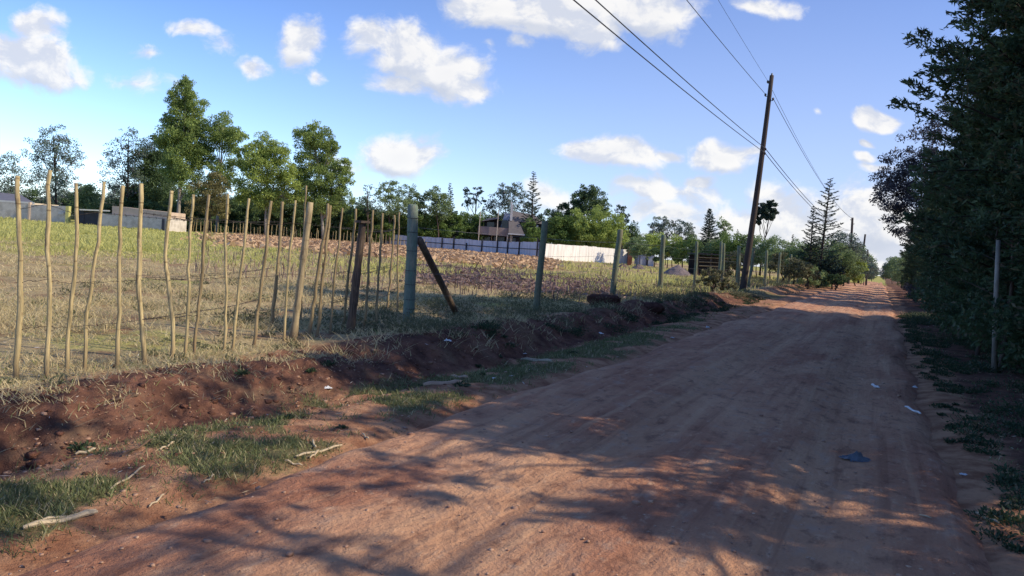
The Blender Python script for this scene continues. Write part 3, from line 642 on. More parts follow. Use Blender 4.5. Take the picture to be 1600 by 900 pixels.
# slender bare trunks at the foot of the row
for k, (r, s, hh, lab) in enumerate([(2.05, 15.6, 2.6, 'thin leaning bare trunk in front of the dark hedge near the picture edge'), (1.95, 18.2, 2.8, 'thin upright bare trunk between pale post and hedge gap'), (1.9, 21.5, 2.6, 'slim crooked bare trunk in the middle of the dark hedge foot'), (1.85, 25.5, 2.8, 'slim bare trunk near the hedge gap')]):
    x, y = to_world(r, s); root = thing('bare_sapling', lab, 'sapling', (x, y, gz(x, y)-.05)); q = np.linspace(0, 1, 9)
    mb = MB(); mb.tube(np.stack([.10*np.sin(q*5+k)*q+.2*q*(k % 2), .08*np.cos(q*4+k)*q, q*hh], 1), np.linspace(.045, .02, 9), 7); mb.build('trunk', B['brown'], root, True)
    mb = MB()
    for b in range(7): z = rng.uniform(.4, .95)*hh; limb(mb, (0, 0, z), (rng.normal()*.5, rng.normal()*.5, z+rng.uniform(.1, .5)), .014, .004, .2)
    mb.build('twig', B['brown'], root, True)
# pale trunks at the hedge edge
M_pale = m_plain('pale_trunk', (.40, .36, .30), .5, 4, stretch=(1, 1, .3))
k_ = 12.6
mb = MB(); b0 = ground_at(1553, k_); mb.tube([np.zeros(3), (at(1557, 450, k_)-b0), (at(1560, 375, k_)-b0)], [.045, .04, .035], 8)
t_ = thing('pale_post', 'slim pale post standing against the dark hedge on the right', 'post', b0); mb.build('stem', M_pale, t_, True)

# ---------------------------------------------------------------- wooden stick fence
def m_stick(name, col, ring=(.10, .06, .03)):
    n = N(name); p = n.obj(); rnd = n.n('ShaderNodeObjectInfo').outputs['Random']
    sp = n.n('ShaderNodeSeparateXYZ'); n.put(sp.inputs[0], p)
    z = n.math('ADD', sp.outputs[2], n.math('MULTIPLY', rnd, .7))
    fr = n.math('ABSOLUTE', n.math('SUBTRACT', n.math('FRACT', n.math('MULTIPLY', n.math('ADD', z, n.math('MULTIPLY', n.noise(p, 2, 2), .15)), 4.2)), .5))
    rg = n.math('MULTIPLY', n.step(fr, .05, .01), n.step(n.noise(p, 2.3, 2), .45, .62))
    a = n.noise(n.vm('MULTIPLY', p, (55, 55, 2.5)), 1, 6, .7)
    c = n.mix(n.step(a, .35, .62), scl(col, .42), col); c = n.mix(n.step(rnd, .5, 1, 0, .4), c, scl(col, .6)); c = n.mix(n.step(n.noise(n.vm('MULTIPLY', p, (14, 14, 5)), 1, 5, .7), .56, .64, 0, .7), c, (.20, .14, .08)); c = n.mix(n.step(n.noise(p, 3, 4), .5, .75, 0, .6), c, scl(col, .45)); c = n.mix(n.math('MULTIPLY', rg, .7), c, ring)
    c = n.mix(n.math('MULTIPLY', n.step(sp.outputs[2], .35, .0), .6), c, (.16, .10, .06))
    return n.bsdf(c, .8, a, .4, .006, spec=.2)
M_stick = m_stick('peeled_stick', (.62, .50, .26)); M_stickb = m_stick('weathered_stick', (.40, .31, .17)); M_post = m_stick('rough_pole', (.46, .37, .22)); M_darkpost = m_stick('grey_pole', (.15, .11, .08))
ST = [((27, 275), (28, 592), 9), ((79, 266), (73, 590), 8), ((117, 286), (103, 586), 7), ((163, 284), (136, 581), 7), ((193, 290), (182, 575), 7), ((221, 287), (226, 568), 8), ((269, 298), (268, 561), 7), ((303, 304), (289, 556), 5.5), ((327, 304), (304, 554), 6),
      ((357, 303), (349, 551), 6), ((389, 310), (364, 548), 6), ((424, 314), (396, 541), 6.5), ((441, 315), (422, 512), 5.5), ((462, 313), (443, 533), 5.5), ((485, 316), (458, 531), 11), ((479, 290), (470, 500), 3), ((512, 318), (481, 527), 6), ((516, 321), (494, 527), 5), ((535, 325), (516, 522), 5),
      ((556, 326), (535, 512), 4.5), ((567, 347), (547, 520), 12), ((558, 430), (552, 500), 4), ((583, 328), (567, 515), 5), ((598, 333), (586, 515), 4.5), ((616, 336), (604, 485), 4), ((624, 332), (620, 488), 4)]
g0 = hit(28, 592)
sf = thing('stick_fence', 'rustic fence of peeled crooked sticks along the left field edge', 'fence', (g0[0], g0[1], g0[2]))
def spec_label(o, l): o['label'] = l
tops = []; bots = []
BEND = {6: (.40, -14), 3: (.72, -9), 5: (.55, -4), 0: (.5, 9), 2: (.35, 6), 1: (.5, 2)}
for i, (tp, bt, wd) in enumerate(ST):
    b = hit(*bt); Y = b[1]; t = at(tp[0], tp[1], Y); k = Y/F; rd = wd*k*.5*(.84 if wd < 10 else 1)*rng.uniform(.85, 1.12)
    nseg = 14; q = np.linspace(0, 1, nseg); P = b+(t-b)*q[:, None]
    bend = 0 if wd > 10 else 1
    wob = np.cumsum(rng.normal(size=nseg))*.008*bend; wob -= q*wob[-1]
    P[:, 0] += wob; P[:, 1] += np.roll(wob, 3)*.7
    if i in BEND: f, dx = BEND[i]; P[:, 0] += dx*k*np.maximum(0, 1-abs(q-(1-f))/.42)
    P = np.vstack([P[0]-np.array([0, 0, .08]), P])
    rad = np.concatenate([[rd], rd*(1.08-.25*q)*(1+.12*rng.uniform(-1, 1, nseg))])
    m = M_stick if i < 15 and wd < 10 else (M_post if i == 14 else (M_darkpost if i == 20 else M_stickb))
    if i in (12, 8, 11): m = M_stickb
    mb = MB(); base = b.copy(); mb.tube(P-base, rad, 10)
    o = mb.build('picket' if wd < 10 else 'post', m, sf, True, loc=base-g0)
    if i == 14: spec_label(o, 'thick round weathered post in the stick fence')
    if i == 6: spec_label(o, 'sharply kinked stick')
    if i == 20:
        spec_label(o, 'short dark post with a flat nailed cap')
        mb = MB(); mb.tube([t-base+np.array([0, 0, -.015]), t-base+np.array([0, 0, .02])], [rd*1.8, rd*1.7], 10); mb.build('post_cap', M_darkpost, o)
    tops.append(t); bots.append(b)

M_wire = m_plain('rusty_wire', (.10, .085, .075), .5, 20, .6, metal=.6)
M_zinc = m_plain('galvanised_wire', (.30, .30, .31), .4, 20, .5, metal=.7)
def wire(pts, rad, name, m, parent, base, sag=.0, seg=5, barbs=0.0, jit=.0):
    P = []
    for a, b in zip(pts[:-1], pts[1:]):
        a = np.array(a); b = np.array(b); Ln = np.linalg.norm(b-a)
        for t in np.linspace(0, 1, seg, endpoint=False):
            p = a+(b-a)*t; p[2] -= sag*Ln*4*t*(1-t)*.25; P.append(p+(rng.normal(size=3)*jit if 0 < t else 0))
    P.append(np.array(pts[-1])); P = np.array(P)-base
    mb = MB(); mb.tube(P, rad, 5, cap=False)
    if barbs:
        Ls = np.linalg.norm(np.diff(P, axis=0), axis=1); tot = Ls.sum(); cum = np.concatenate([[0], np.cumsum(Ls)])
        for d in np.arange(barbs, tot, barbs):
            p = np.array([np.interp(d, cum, P[:, c_]) for c_ in range(3)])
            for e in range(2):
                v = unit(1)[0]*.016; mb.tube([p-v, p+v], rad*.7, 3, cap=False)
    return mb.build(name, m, parent)
order = [i for i in range(len(ST)) if i not in (15, 21, 17)]
order.sort(key=lambda i: bots[i][0])
pts_by = lambda f: [bots[i]+(tops[i]-bots[i])*min(.97, f*(1 if i != 20 else 1.1))+np.array([0, -.02, 0]) for i in order]
for f in (.25, .48, .84): wire(pts_by(f), .0022, 'wire', M_wire, sf, g0, sag=.03, seg=5, barbs=.14, jit=.006)

# ---------------------------------------------------------------- green wire fence
M_green = m_plain('green_painted_pole', (.17, .25, .19), .45, 7, .9, stretch=(2, 2, .35), col2=(.26, .27, .22), bs=.8, bd=.02)
M_greeno = m_plain('faded_green_pole', (.13, .19, .13), .5, 5, .75, stretch=(1, 1, .4), col2=(.22, .19, .12))
GP = [((645, 322), (639, 503), 17), ((851, 347), (838, 487), 10), ((969, 360), (957, 462), 9), ((1037, 368), (1031, 455), 7.5), ((1089, 378), (1085, 450), 5)]
wfb = hit(639, 503); wf = thing('wire_fence', 'barbed wire fence on green round posts beside the road', 'fence', wfb)
gp = []
def add_post(tp, bt, wd, mat_, Y=None, name='post'):
    b = hit(*bt) if Y is None else ground_at(bt[0], Y); t = at(tp[0], tp[1], b[1]); rd = wd*b[1]/F*.5
    q = np.linspace(-.03, 1, 9)[:, None]; P = b+(t-b)*q; P[:, 0] += .01*np.sin(q[:, 0]*5+wd)
    rad = rd*(1.06-.1*q[:, 0])
    P = np.vstack([P, P[-1]+np.array([0, 0, rd*.35])]); rad = np.append(rad, rad[-1]*.7)
    mb = MB(); mb.tube(P-b, rad, 12); o = mb.build(name, mat_, wf, True, loc=b-wfb)
    return b, t, o, rd
for i, (tp, bt, wd) in enumerate(GP):
    b, t, o, rd = add_post(tp, bt, wd, M_green if i == 0 else M_greeno); gp.append((b, t))
    if i == 0:
        o['label'] = 'thick pale green corner post bound with wire'
        for z in (.12, .2, .33, .45, .62, .78, .9):
            mb = MB(); c_ = (t-b)*z; a = np.linspace(0, 2*math.pi, 13); mb.tube(np.stack([c_[0]+rd*1.08*np.cos(a), c_[1]+rd*1.08*np.sin(a), c_[2]+.01*np.sin(a)], 1), .004, 4, cap=False)
            mb.build('wire_binding', M_wire, o)
FP = [((1127, 378), 1122, 37, 4.5), ((1131, 381), 1128, 40, 5), ((1155, 385), 1152, 42, 6), ((1178, 388), 1170, 44, 4.5), ((1198, 392), 1195, 49, 4.5), ((1219, 395), 1215, 54, 4), ((1236, 398), 1233, 58, 4), ((1250, 402), 1247, 62, 4), ((1254, 404), 1251, 66, 3.5), ((1279, 408), 1276, 72, 3.5)]
for tp, bx, Y, wd in FP:
    b, t, o, rd = add_post(tp, (bx, 0), wd, M_greeno, Y); gp.append((b, t))
# brace strut
a = at(655, 374, gp[0][0][1]+.02); b = hit(714, 492); mb = MB(); base = b.copy()
q = np.linspace(0, 1, 7)[:, None]; mb.tube(b+(a-b)*q-base, .062, 10); o = mb.build('brace', M_darkpost, wf, True, loc=base-wfb); o['label'] = 'slanting dark pole propping the green corner post'
for f in (.22, .42, .62, .82):
    wire([b_+(t_-b_)*f+np.array([-.03, -.06, 0]) for b_, t_ in gp], .0024, 'wire', M_zinc, wf, wfb, sag=.012, seg=8, barbs=.2, jit=.003)
# link strands between corner post and stick fence end
for f in (.3, .55, .84):
    wire([bots[25]+(tops[25]-bots[25])*f, gp[0][0]+(gp[0][1]-gp[0][0])*f], .0022, 'wire', M_wire, wf, wfb, sag=.02)

# ---------------------------------------------------------------- utility poles and lines
M_pole = m_plain('creosote_pole', (.085, .065, .055), .4, 4, .8, stretch=(1, 1, .2)); M_ins = m_plain('brown_porcelain', (.05, .035, .03), .3, 4, .3, spec=.5); M_iron = m_plain('dark_iron', (.08, .08, .085), .3, 8, .5, metal=.7)
M_cable = m_plain('black_cable', (.045, .05, .06), .2, 8, .6)
def upole(label, tpx, bpx, Y, wt, wb):
    b = ground_at(bpx, Y); t = at(tpx[0], tpx[1], Y)
    root = thing('utility_pole', label, 'utility pole', b); k = Y/F
    q = np.linspace(0, 1, 12); P = (t-b)*q[:, None]; P[:, 0] += .06*np.sin(q*math.pi)
    mb = MB(); mb.tube(np.vstack([P[0]-np.array([0, 0, .2]), P]), np.concatenate([[wb*k*.5], (wb+(wt-wb)*q)*k*.5]), 14); mb.build('shaft', M_pole, root, True)
    return root, b, t, P
upr, ub, ut, UP = upole('tall leaning wooden utility pole where the bank meets the road', (1206, 118), 1160, 38.5, 6.2, 10.5)
lat = np.array([cA, -sA, 0.]); lng = np.array([sA, cA, 0.])
def insul(root, P, f, side, out_=.16):
    n_ = len(P)-1; c = np.array([np.interp(f*n_, range(n_+1), P[:, q]) for q in range(3)])
    e = c+lat*side*out_
    mb = MB(); mb.tube([c, e], .018, 6); mb.tube([e, e+np.array([0, 0, .03])], .02, 6); br = mb.build('bracket', M_iron, root)
    mb = MB(); z0 = e+np.array([0, 0, .02]); mb.tube([z0, z0+[0, 0, .02], z0+[0, 0, .05], z0+[0, 0, .07], z0+[0, 0, .10], z0+[0, 0, .13]], [.035, .06, .045, .06, .05, .025], 10); mb.build('insulator', M_ins, root, True)
    return z0+np.array([0, 0, .09])
att = [insul(upr, UP, .965, -1), insul(upr, UP, .905, -1, .2), insul(upr, UP, .885, 1, .2), insul(upr, UP, .655, 1, .13), insul(upr, UP, .635, 1, .13)]
att = [ub+a_ for a_ in att]
mb = MB(); mb.tube([UP[-1], UP[-1]+[0, 0, .12]], [.06, .03], 8); mb.build('pole_cap', M_iron, upr)
u2r, u2b, u2t, UP2 = upole('second utility pole standing further down the road', (1332, 340), 1325, 112, 3.3, 4.6)
insul(u2r, UP2, .96, -1, .25); insul(u2r, UP2, .9, 1, .25)
u3r, u3b, u3t, UP3 = upole('third utility pole leaning beyond the yellow bush', (1352, 366), 1341, 150, 2.6, 3.6)
u4r, u4b, u4t, UP4 = upole('short far post beside the vanishing point of the road', (1356, 390), 1353, 128, 2.2, 3)
# the previous pole stands behind the camera
def prev(att_, px, py, s_):                                   # point on the line through the attachment that the photo shows leaving the frame at px,py
    r_, sp = to_road(att_[0], att_[1])
    d = ray(px, py); rr_, sr_ = to_road(d[0], d[1])
    t = (r_)/rr_ if abs(rr_) > 1e-6 else 1
    p = CAM+d*t; k = (s_-sp)/((to_road(p[0], p[1])[1])-sp); return att_+(p-att_)*k
def aerial(name, label, a, b, rad, sag):
    q = np.linspace(0, 1, 50); P = a+(b-a)*q[:, None]; P[:, 2] -= sag*4*q*(1-q)
    mb = MB(); mb.tube(P-a, rad, 6, cap=False); o = mb.build(name, M_cable, None, True, loc=a); tag(o, label, 'power line'); return o
def crossing(att_, px):
    return None
WL = [(0, (1128, 0), .007, 'faint topmost line running back from the utility pole top'), (1, (1083, 0), .012, 'upper line running back left from the utility pole'),
      (3, (952, 0), .014, 'right cable of the lower pair running back from the pole'), (4, (921, 0), .014, 'left cable of the lower pair running back from the pole')]
for k, (ai, pp, rad, lab) in enumerate(WL):
    a = att[ai]; d = ray(*pp)
    # choose the depth along that ray where the lateral distance matches the pole line
    rr_, sr_ = to_road(d[0], d[1]); ra, sa_ = to_road(a[0], a[1])
    t = ra/rr_; p = CAM+d*t
    if p[1] < 1 or t < 0 or t > 60: p = a+(np.array([0, 0, -.2])-lng*20)
    e = a+(p-a)*(48/np.linalg.norm((p-a)[:2]))
    aerial('power_line', lab, a, e, rad, .25)
for k, (ai, tgt, rad, lab) in enumerate([(2, UP2[-1]+u2b+[.2, 0, -.2], .016, 'upper line running on to the second utility pole'), (0, UP2[-1]+u2b+[-.2, 0, -.1], .011, 'thin faint line running on beside the upper one'), (3, UP2[-2]+u2b+[0, 0, -1.0], .019, 'lower right cable running on down the road'), (4, UP2[-2]+u2b+[-.25, 0, -1.1], .019, 'lower left cable running on down the road')]):
    aerial('power_line', lab, att[ai], np.array(tgt), rad, 1.0)

# ---------------------------------------------------------------- house
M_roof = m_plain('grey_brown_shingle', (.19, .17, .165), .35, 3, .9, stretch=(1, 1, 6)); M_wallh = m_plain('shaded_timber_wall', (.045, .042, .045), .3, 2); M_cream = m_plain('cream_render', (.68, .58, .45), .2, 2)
M_slab = m_plain('pinkish_render', (.30, .24, .22), .25, 2); M_gable = m_plain('bluish_white_board', (.42, .45, .52), .2, 2); M_win = m_plain('dark_window', (.02, .022, .028), .3, 2, .15, spec=.6); M_trim = m_plain('white_trim', (.62, .60, .57), .2, 3)
HY = 114.; hk = HY/F; hx0 = at(797, 380, HY); hg = ground_at(797, HY)
house = thing('house', 'two storey house with grey mansard roof and cream chimney behind the metal fence', 'house', hg)
def hp(px, py, dy=0): p = at(px, py, HY)-hg; p[1] = dy; return p
def hb(name, m, x0, y0, x1, y1, d0, d1, parent=house):        # box from photo rect with depth d0..d1
    a = hp(x0, y1); b = hp(x1, y0); mb = MB(); mb.box((a[0], d0, a[2]), (b[0], d1, b[2])); return mb.build(name, m, parent)
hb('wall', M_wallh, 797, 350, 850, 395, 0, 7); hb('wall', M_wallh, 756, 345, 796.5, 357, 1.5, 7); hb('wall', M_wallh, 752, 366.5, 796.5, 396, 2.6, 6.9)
hb('balcony', M_slab, 747, 357, 796, 366, -1.2, 2.5)
for x0, x1, y0, y1, d in ((747.5, 752, 331, 380, -1.6), (775, 780, 329, 382, -1.75), (790.5, 794.5, 367, 392, -1.4), (767, 769, 366, 392, -1.3)):
    hb('pillar', M_cream, x0, y0, x1, y1, d, d+.3)
hb('chimney', M_trim, 796.6, 320, 802.2, 345, -.7, .1); hb('chimney_pot', M_trim, 798, 316, 801, 320, -.5, -.1)
mb = MB(); P = [hp(781, 357, 1.3), hp(797, 357, 1.3), hp(797, 334, 1.3), hp(789, 331, 1.3)]; P2 = [p+[0, 5, 0] for p in P]; mb.hexa(np.array([P[0], P[1], P2[1], P2[0], P[3], P[2], P2[2], P2[3]])); gab = mb.build('gable', M_gable, house)
w1 = hb('window', M_win, 783, 344, 794, 358, 1.2, 1.26); hb('window_frame', M_slab, 781.8, 343, 783, 358.5, 1.14, 1.26, w1); hb('window_frame', M_slab, 794, 343, 795, 358.5, 1.14, 1.26, w1)
w2 = hb('window', M_win, 760, 347, 772, 356, 1.44, 1.5); hb('window', M_win, 770, 370, 788, 386, 2.54, 2.6); hb('window', M_win, 755, 370, 765, 386, 2.54, 2.6)
# main roof: hip above, steep mansard skirt on the left front
mb = MB()
E = [hp(794, 345, -.4), hp(851, 350.5, -.4), hp(851, 350.5, 7.4), hp(794, 345, 7.4)]; T = [hp(801, 328, 3.4), hp(836, 334.5, 3.4), hp(836, 334.5, 3.6), hp(801, 328, 3.6)]
mb.hexa(np.array([E[0], E[1], E[2], E[3], T[0], T[1], T[2], T[3]])); mb.build('roof', M_roof, house)
mb = MB(); Q = [hp(795, 365, -2.2), hp(819, 366.5, -2.2), hp(819, 366.5, 0), hp(795, 365, 0)]; T = [hp(795, 343.5, -.5), hp(811, 346.5, -.5), hp(811, 346.5, 0), hp(795, 343.5, 0)]
mb.hexa(np.array(Q+T)); rf2 = mb.build('roof', M_roof, house)
mb = MB(); a = hp(794, 366, 0); b = hp(820, 365, 0); mb.box((a[0], -2.4, a[2]-.05), (b[0], -2.22, a[2]+.14)); mb.build('eaves_board', M_trim, rf2)
mb = MB(); mb.hexa(np.array([hp(752, 346, -.8), hp(781, 341.5, -.8), hp(781, 341.5, 6), hp(752, 346, 6), hp(762, 340, 2.4), hp(779, 338.5, 2.4), hp(779, 338.5, 3.5), hp(762, 340, 3.5)])); mb.build('roof', M_roof, house)
hb('window', M_win, 812, 352, 822, 362, -.06, 0); hb('door', M_win, 800, 372, 806, 392, -.06, 0); hb('garden_wall', M_cream, 795, 368, 801, 392, -.9, -.7)
hb('outside_lamp', M_trim, 838, 352, 841, 356, -.3, -.02)

# ---------------------------------------------------------------- metal sheet fences
def m_sheet(name, col):
    n = N(name); p = n.obj(); sp = n.n('ShaderNodeSeparateXYZ'); n.put(sp.inputs[0], p)
    wv = n.math('SINE', n.math('MULTIPLY', sp.outputs[0], 24)); st = n.noise(n.vm('MULTIPLY', p, (3, 3, .35)), 1, 5, .6); sh = n.noise(n.vm('MULTIPLY', n.vm('FLOOR', n.vm('MULTIPLY', p, (1.1, 0, 0))), (.37, 0, 0)), 9, 0)
    c = n.mix(n.step(st, .4, .75, 0, .6), col, scl(col, .45)); c = n.mix(n.step(sh, .3, .7, 0, .25), c, scl(col, .75))
    c = n.mix(n.step(n.noise(p, 1.3, 5, .7), .6, .75, 0, .5), c, (.25, .17, .12))
    return n.bsdf(c, .6, wv, .25, .006, spec=.3)
M_sh1 = m_sheet('shade_tinted_metal_sheet', (.55, .60, .68)); M_sh2 = m_sheet('white_metal_sheet', (.82, .80, .76)); M_dkpost = m_plain('dark_fence_post', (.05, .05, .06), .3, 3)  # same sheeting twice; the bluish copy has the shade in its colour
def sheet_fence(label, pts, topdy, m, posts, rails):
    base = ground_at(pts[0][0], pts[0][1]); root = thing('metal_sheet_fence', label, 'fence', base)
    for (xa, Ya, ha), (xb, Yb, hb_) in zip(pts[:-1], pts[1:]):
        a = ground_at(xa, Ya); b = ground_at(xb, Yb); Ln = np.linalg.norm((b-a)[:2]); nseg = max(2, int(Ln/.9)); mb = MB()
        for i in range(nseg):
            t0, t1 = i/nseg, (i+1)/nseg; p = a+(b-a)*t0; q = a+(b-a)*t1; h = ha+(hb_-ha)*t0+rng.uniform(-.05, .05); dd = .012*(i % 2)
            p = p+[0, dd, 0]; q = q+[0, dd, 0]
            mb.hexa(np.array([p+[0, 0, -.3], q+[0, 0, -.3], q+[0, .01, -.3], p+[0, .01, -.3], p+[0, 0, h], q+[0, 0, h], q+[0, .01, h], p+[0, .01, h]])-base)
        mb.build('panel', m, root)
    def on(px):
        for (xa, Ya, ha), (xb, Yb, hb_) in zip(pts[:-1], pts[1:]):
            if xa <= px <= xb: t = (px-xa)/(xb-xa); return ground_at(px, Ya+(Yb-Ya)*t), ha+(hb_-ha)*t
        return ground_at(pts[-1][0], pts[-1][1]), pts[-1][2]
    for px, hh in posts:
        g, h = on(px); mb = MB(); mb.box(tuple(g-base+[-.09, -.22, -.2]), tuple(g-base+[.09, -.06, h+hh])); mb.build('post', M_dkpost, root)
    for f in rails:
        for (xa, Ya, ha), (xb, Yb, hb_) in zip(pts[:-1], pts[1:]):
            a = ground_at(xa, Ya)-base; b = ground_at(xb, Yb)-base; mb = MB()
            mb.tube([a+[0, -.05, ha*f], b+[0, -.05, hb_*f]], .05, 5); mb.build('rail', M_dkpost, root)
    return root
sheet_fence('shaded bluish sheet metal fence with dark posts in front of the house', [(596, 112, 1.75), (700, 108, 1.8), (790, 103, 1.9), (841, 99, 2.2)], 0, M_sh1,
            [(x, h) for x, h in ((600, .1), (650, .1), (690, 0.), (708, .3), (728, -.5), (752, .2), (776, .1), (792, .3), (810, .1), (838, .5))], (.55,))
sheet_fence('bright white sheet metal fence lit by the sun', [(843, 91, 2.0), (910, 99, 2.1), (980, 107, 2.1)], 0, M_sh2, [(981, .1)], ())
# ---------------------------------------------------------------- small structures
M_block = None
n = N('concrete_block_wall'); p = n.obj(); br = n.n('ShaderNodeTexBrick'); n.put(br.inputs['Vector'], n.vm('MULTIPLY', n.n('ShaderNodeTexCoord').outputs['Object'], (1, 1, 1)))
cr_ = n.n('ShaderNodeCombineXYZ'); sp = n.n('ShaderNodeSeparateXYZ'); n.put(sp.inputs[0], p); n.put(cr_.inputs[0], sp.outputs[0]); n.put(cr_.inputs[1], sp.outputs[2]); n.put(br.inputs['Vector'], cr_)
br.inputs['Color1'].default_value = (.60, .55, .48, 1); br.inputs['Color2'].default_value = (.68, .62, .54, 1); br.inputs['Mortar'].default_value = (.50, .46, .40, 1); br.inputs['Scale'].default_value = 1.6
M_block = n.bsdf(n.mix(n.step(n.noise(p, 1.2, 5, .6), .4, .7, 0, .5), br.outputs[0], (.26, .22, .17)), .95)
M_pink = m_plain('raw_pinkish_render', (.64, .50, .38), .2, 1); M_yel = m_plain('yellow_painted_concrete', (.55, .53, .20), .2, 3); M_gate = m_plain('dark_blue_gate', (.045, .05, .07), .3, 2, .5)
M_tin = m_plain('grey_tin_roof', (.20, .19, .20), .3, 2, .5); M_purlin = m_plain('white_fascia', (.7, .68, .6), .1, 2)
def slab(name, m, parent, base, x0, x1, Y0, Y1, pt0, pt1, th, bottom=-.3):
    a = ground_at(x0, Y0); b = ground_at(x1, Y1); za = at(x0, pt0, Y0)[2]; zb = at(x1, pt1, Y1)[2]; a2 = a+[0, th, 0]; b2 = b+[0, th, 0]
    f = lambda p, z: np.array([p[0], p[1], z]); lo = base[2]+bottom
    mb = MB(); mb.hexa(np.array([f(a, lo), f(b, lo), f(b2, lo), f(a2, lo), f(a, za), f(b, zb), f(b2, zb), f(a2, za)])-base); return mb.build(name, m, parent)
b0 = ground_at(50, 93); cw = thing('block_wall', 'grey concrete block compound wall at the far left of the field', 'wall', b0)
slab('wall_face', M_block, cw, b0, -90, 44, 94, 93, 309, 319, .25); slab('wall_face', M_block, cw, b0, 46, 102, 92.7, 92, 319.5, 322, .25)
slab('pillar', M_yel, cw, b0, 101.5, 106.5, 91.5, 91.5, 322, 322, .5); slab('pillar', M_pink, cw, b0, 43, 46, 92.6, 92.6, 316, 316, .4)
mb = MB(); g_ = at(95, 333, 91.8)-b0; mb.box((g_[0]-.35, g_[1], g_[2]-.16), (g_[0]+.35, g_[1]+.03, g_[2]+.16)); mb.build('notice_plate', M_trim, cw)
b1 = ground_at(0, 99); lh = thing('low_house', 'low house with grey tin roof and white fascia behind the block wall', 'house', b1)
slab('wall', M_cream, lh, b1, -90, 40, 99, 98, 305, 316, 7)
def dpt(px, py, Y): return at(px, py, Y)-b1
mb = MB(); mb.hexa(np.array([dpt(-100, 306, 97.5), dpt(54, 317, 97.5), dpt(54, 317, 107), dpt(-100, 306, 107), dpt(-80, 293, 102), dpt(32, 304, 102), dpt(32, 304, 102.5), dpt(-80, 293, 102.5)])); rfo = mb.build('roof', M_tin, lh)
mb = MB(); P = [dpt(-100, 309, 97.4), dpt(54, 319, 97.4), dpt(54, 319, 97.48), dpt(-100, 309, 97.48), dpt(-100, 306, 97.4), dpt(54, 316, 97.4), dpt(54, 316, 97.48), dpt(-100, 306, 97.48)]; mb.hexa(np.array(P)); mb.build('fascia', M_purlin, rfo)
b2 = ground_at(135, 92); gt = thing('metal_gate', 'dark blue ribbed metal gate beside the yellow pillar', 'gate', b2)
slab('gate_panel', M_gate, gt, b2, 118, 156, 92, 91.5, 327, 331, .06, .05)
for x in (118, 131, 144, 156): slab('gate_post', M_dkpost, gt, b2, x-.5, x+.5, 91.8, 91.8, 326+(x-118)*.08, 326+(x-118)*.08, .12)
b3 = ground_at(210, 91); ob = thing('outbuilding', 'long low plastered outbuilding with flat pinkish top right of the gate', 'building', b3)
slab('wall', M_block, ob, b3, 158, 262, 91, 89, 333, 341, 5); slab('parapet', M_pink, ob, b3, 174, 262, 91.1, 89.1, 321.5, 331.5, 4.6, 1.2)
slab('door', M_gate, ob, b3, 252, 256, 88.9, 88.9, 342, 342, .05, -.1); slab('door', M_gate, ob, b3, 150, 157.4, 91.4, 91.4, 332, 332, .1, -.1)
mb = MB(); P = [at(124, 328.5, 91)-b3, at(172, 330.5, 91)-b3, at(172, 330.5, 94)-b3, at(124, 328.5, 94)-b3]; mb.hexa(np.array(P+[p+[0, 0, .16] for p in P])); mb.build('canopy_roof', M_purlin, ob)
# pale building and dark open shed in the middle distance
b4 = ground_at(1010, 104); pb = thing('small_building', 'pale grey flat roofed building half hidden right of the metal fence', 'building', b4)
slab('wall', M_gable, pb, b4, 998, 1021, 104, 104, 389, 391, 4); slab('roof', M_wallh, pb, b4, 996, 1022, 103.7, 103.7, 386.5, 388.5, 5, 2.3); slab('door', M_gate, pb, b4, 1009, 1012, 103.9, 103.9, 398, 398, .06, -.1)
M_brick = m_plain('red_brick', (.22, .09, .06), .4, 2)
b5 = ground_at(983, 97); bp = MB(); bp.box((-.25, -.2, -.2), (.3, .25, 2.25)); bp.box((-.3, -.25, 2.25), (.35, .3, 2.38)); o = bp.build('gate_pillar', M_brick, None, loc=b5); tag(o, 'red brick pillar ending the white metal fence', 'pillar')
SY = 66; b6 = ground_at(1125, SY); sh_ = thing('open_shed', 'dark open timber shed with horizontal rails behind the fence posts', 'shed', b6)
def sp_(px, py, dy=0): p = at(px, py, SY)-b6; p[1] += dy; return p
for x in (1092, 1112, 1133, 1158):
    a = sp_(x, 396); mb = MB(); mb.tube([[a[0], 0, -.2], a], .07, 7); mb.build('post', M_darkpost, sh_)
for yf in (402, 409, 415):
    mb = MB(); mb.tube([sp_(1092, yf, -.1), sp_(1158, yf+3, -.1)], .045, 5); mb.build('rail', M_post, sh_)
mb = MB(); P = [sp_(1090, 397, -.4), sp_(1162, 401, -.4), sp_(1162, 401, 4), sp_(1090, 397, 4)]; mb.hexa(np.array(P+[p+[0, 0, .10] for k, p in enumerate(P)])); mb.build('roof', M_dkpost, sh_)
a = sp_(1092, 398, 3.5); b = sp_(1160, 402, 3.5); mb = MB(); mb.box((a[0], 3.5, -.2), (b[0], 3.6, min(a[2], b[2]))); mb.build('back_wall', M_wallh, sh_)
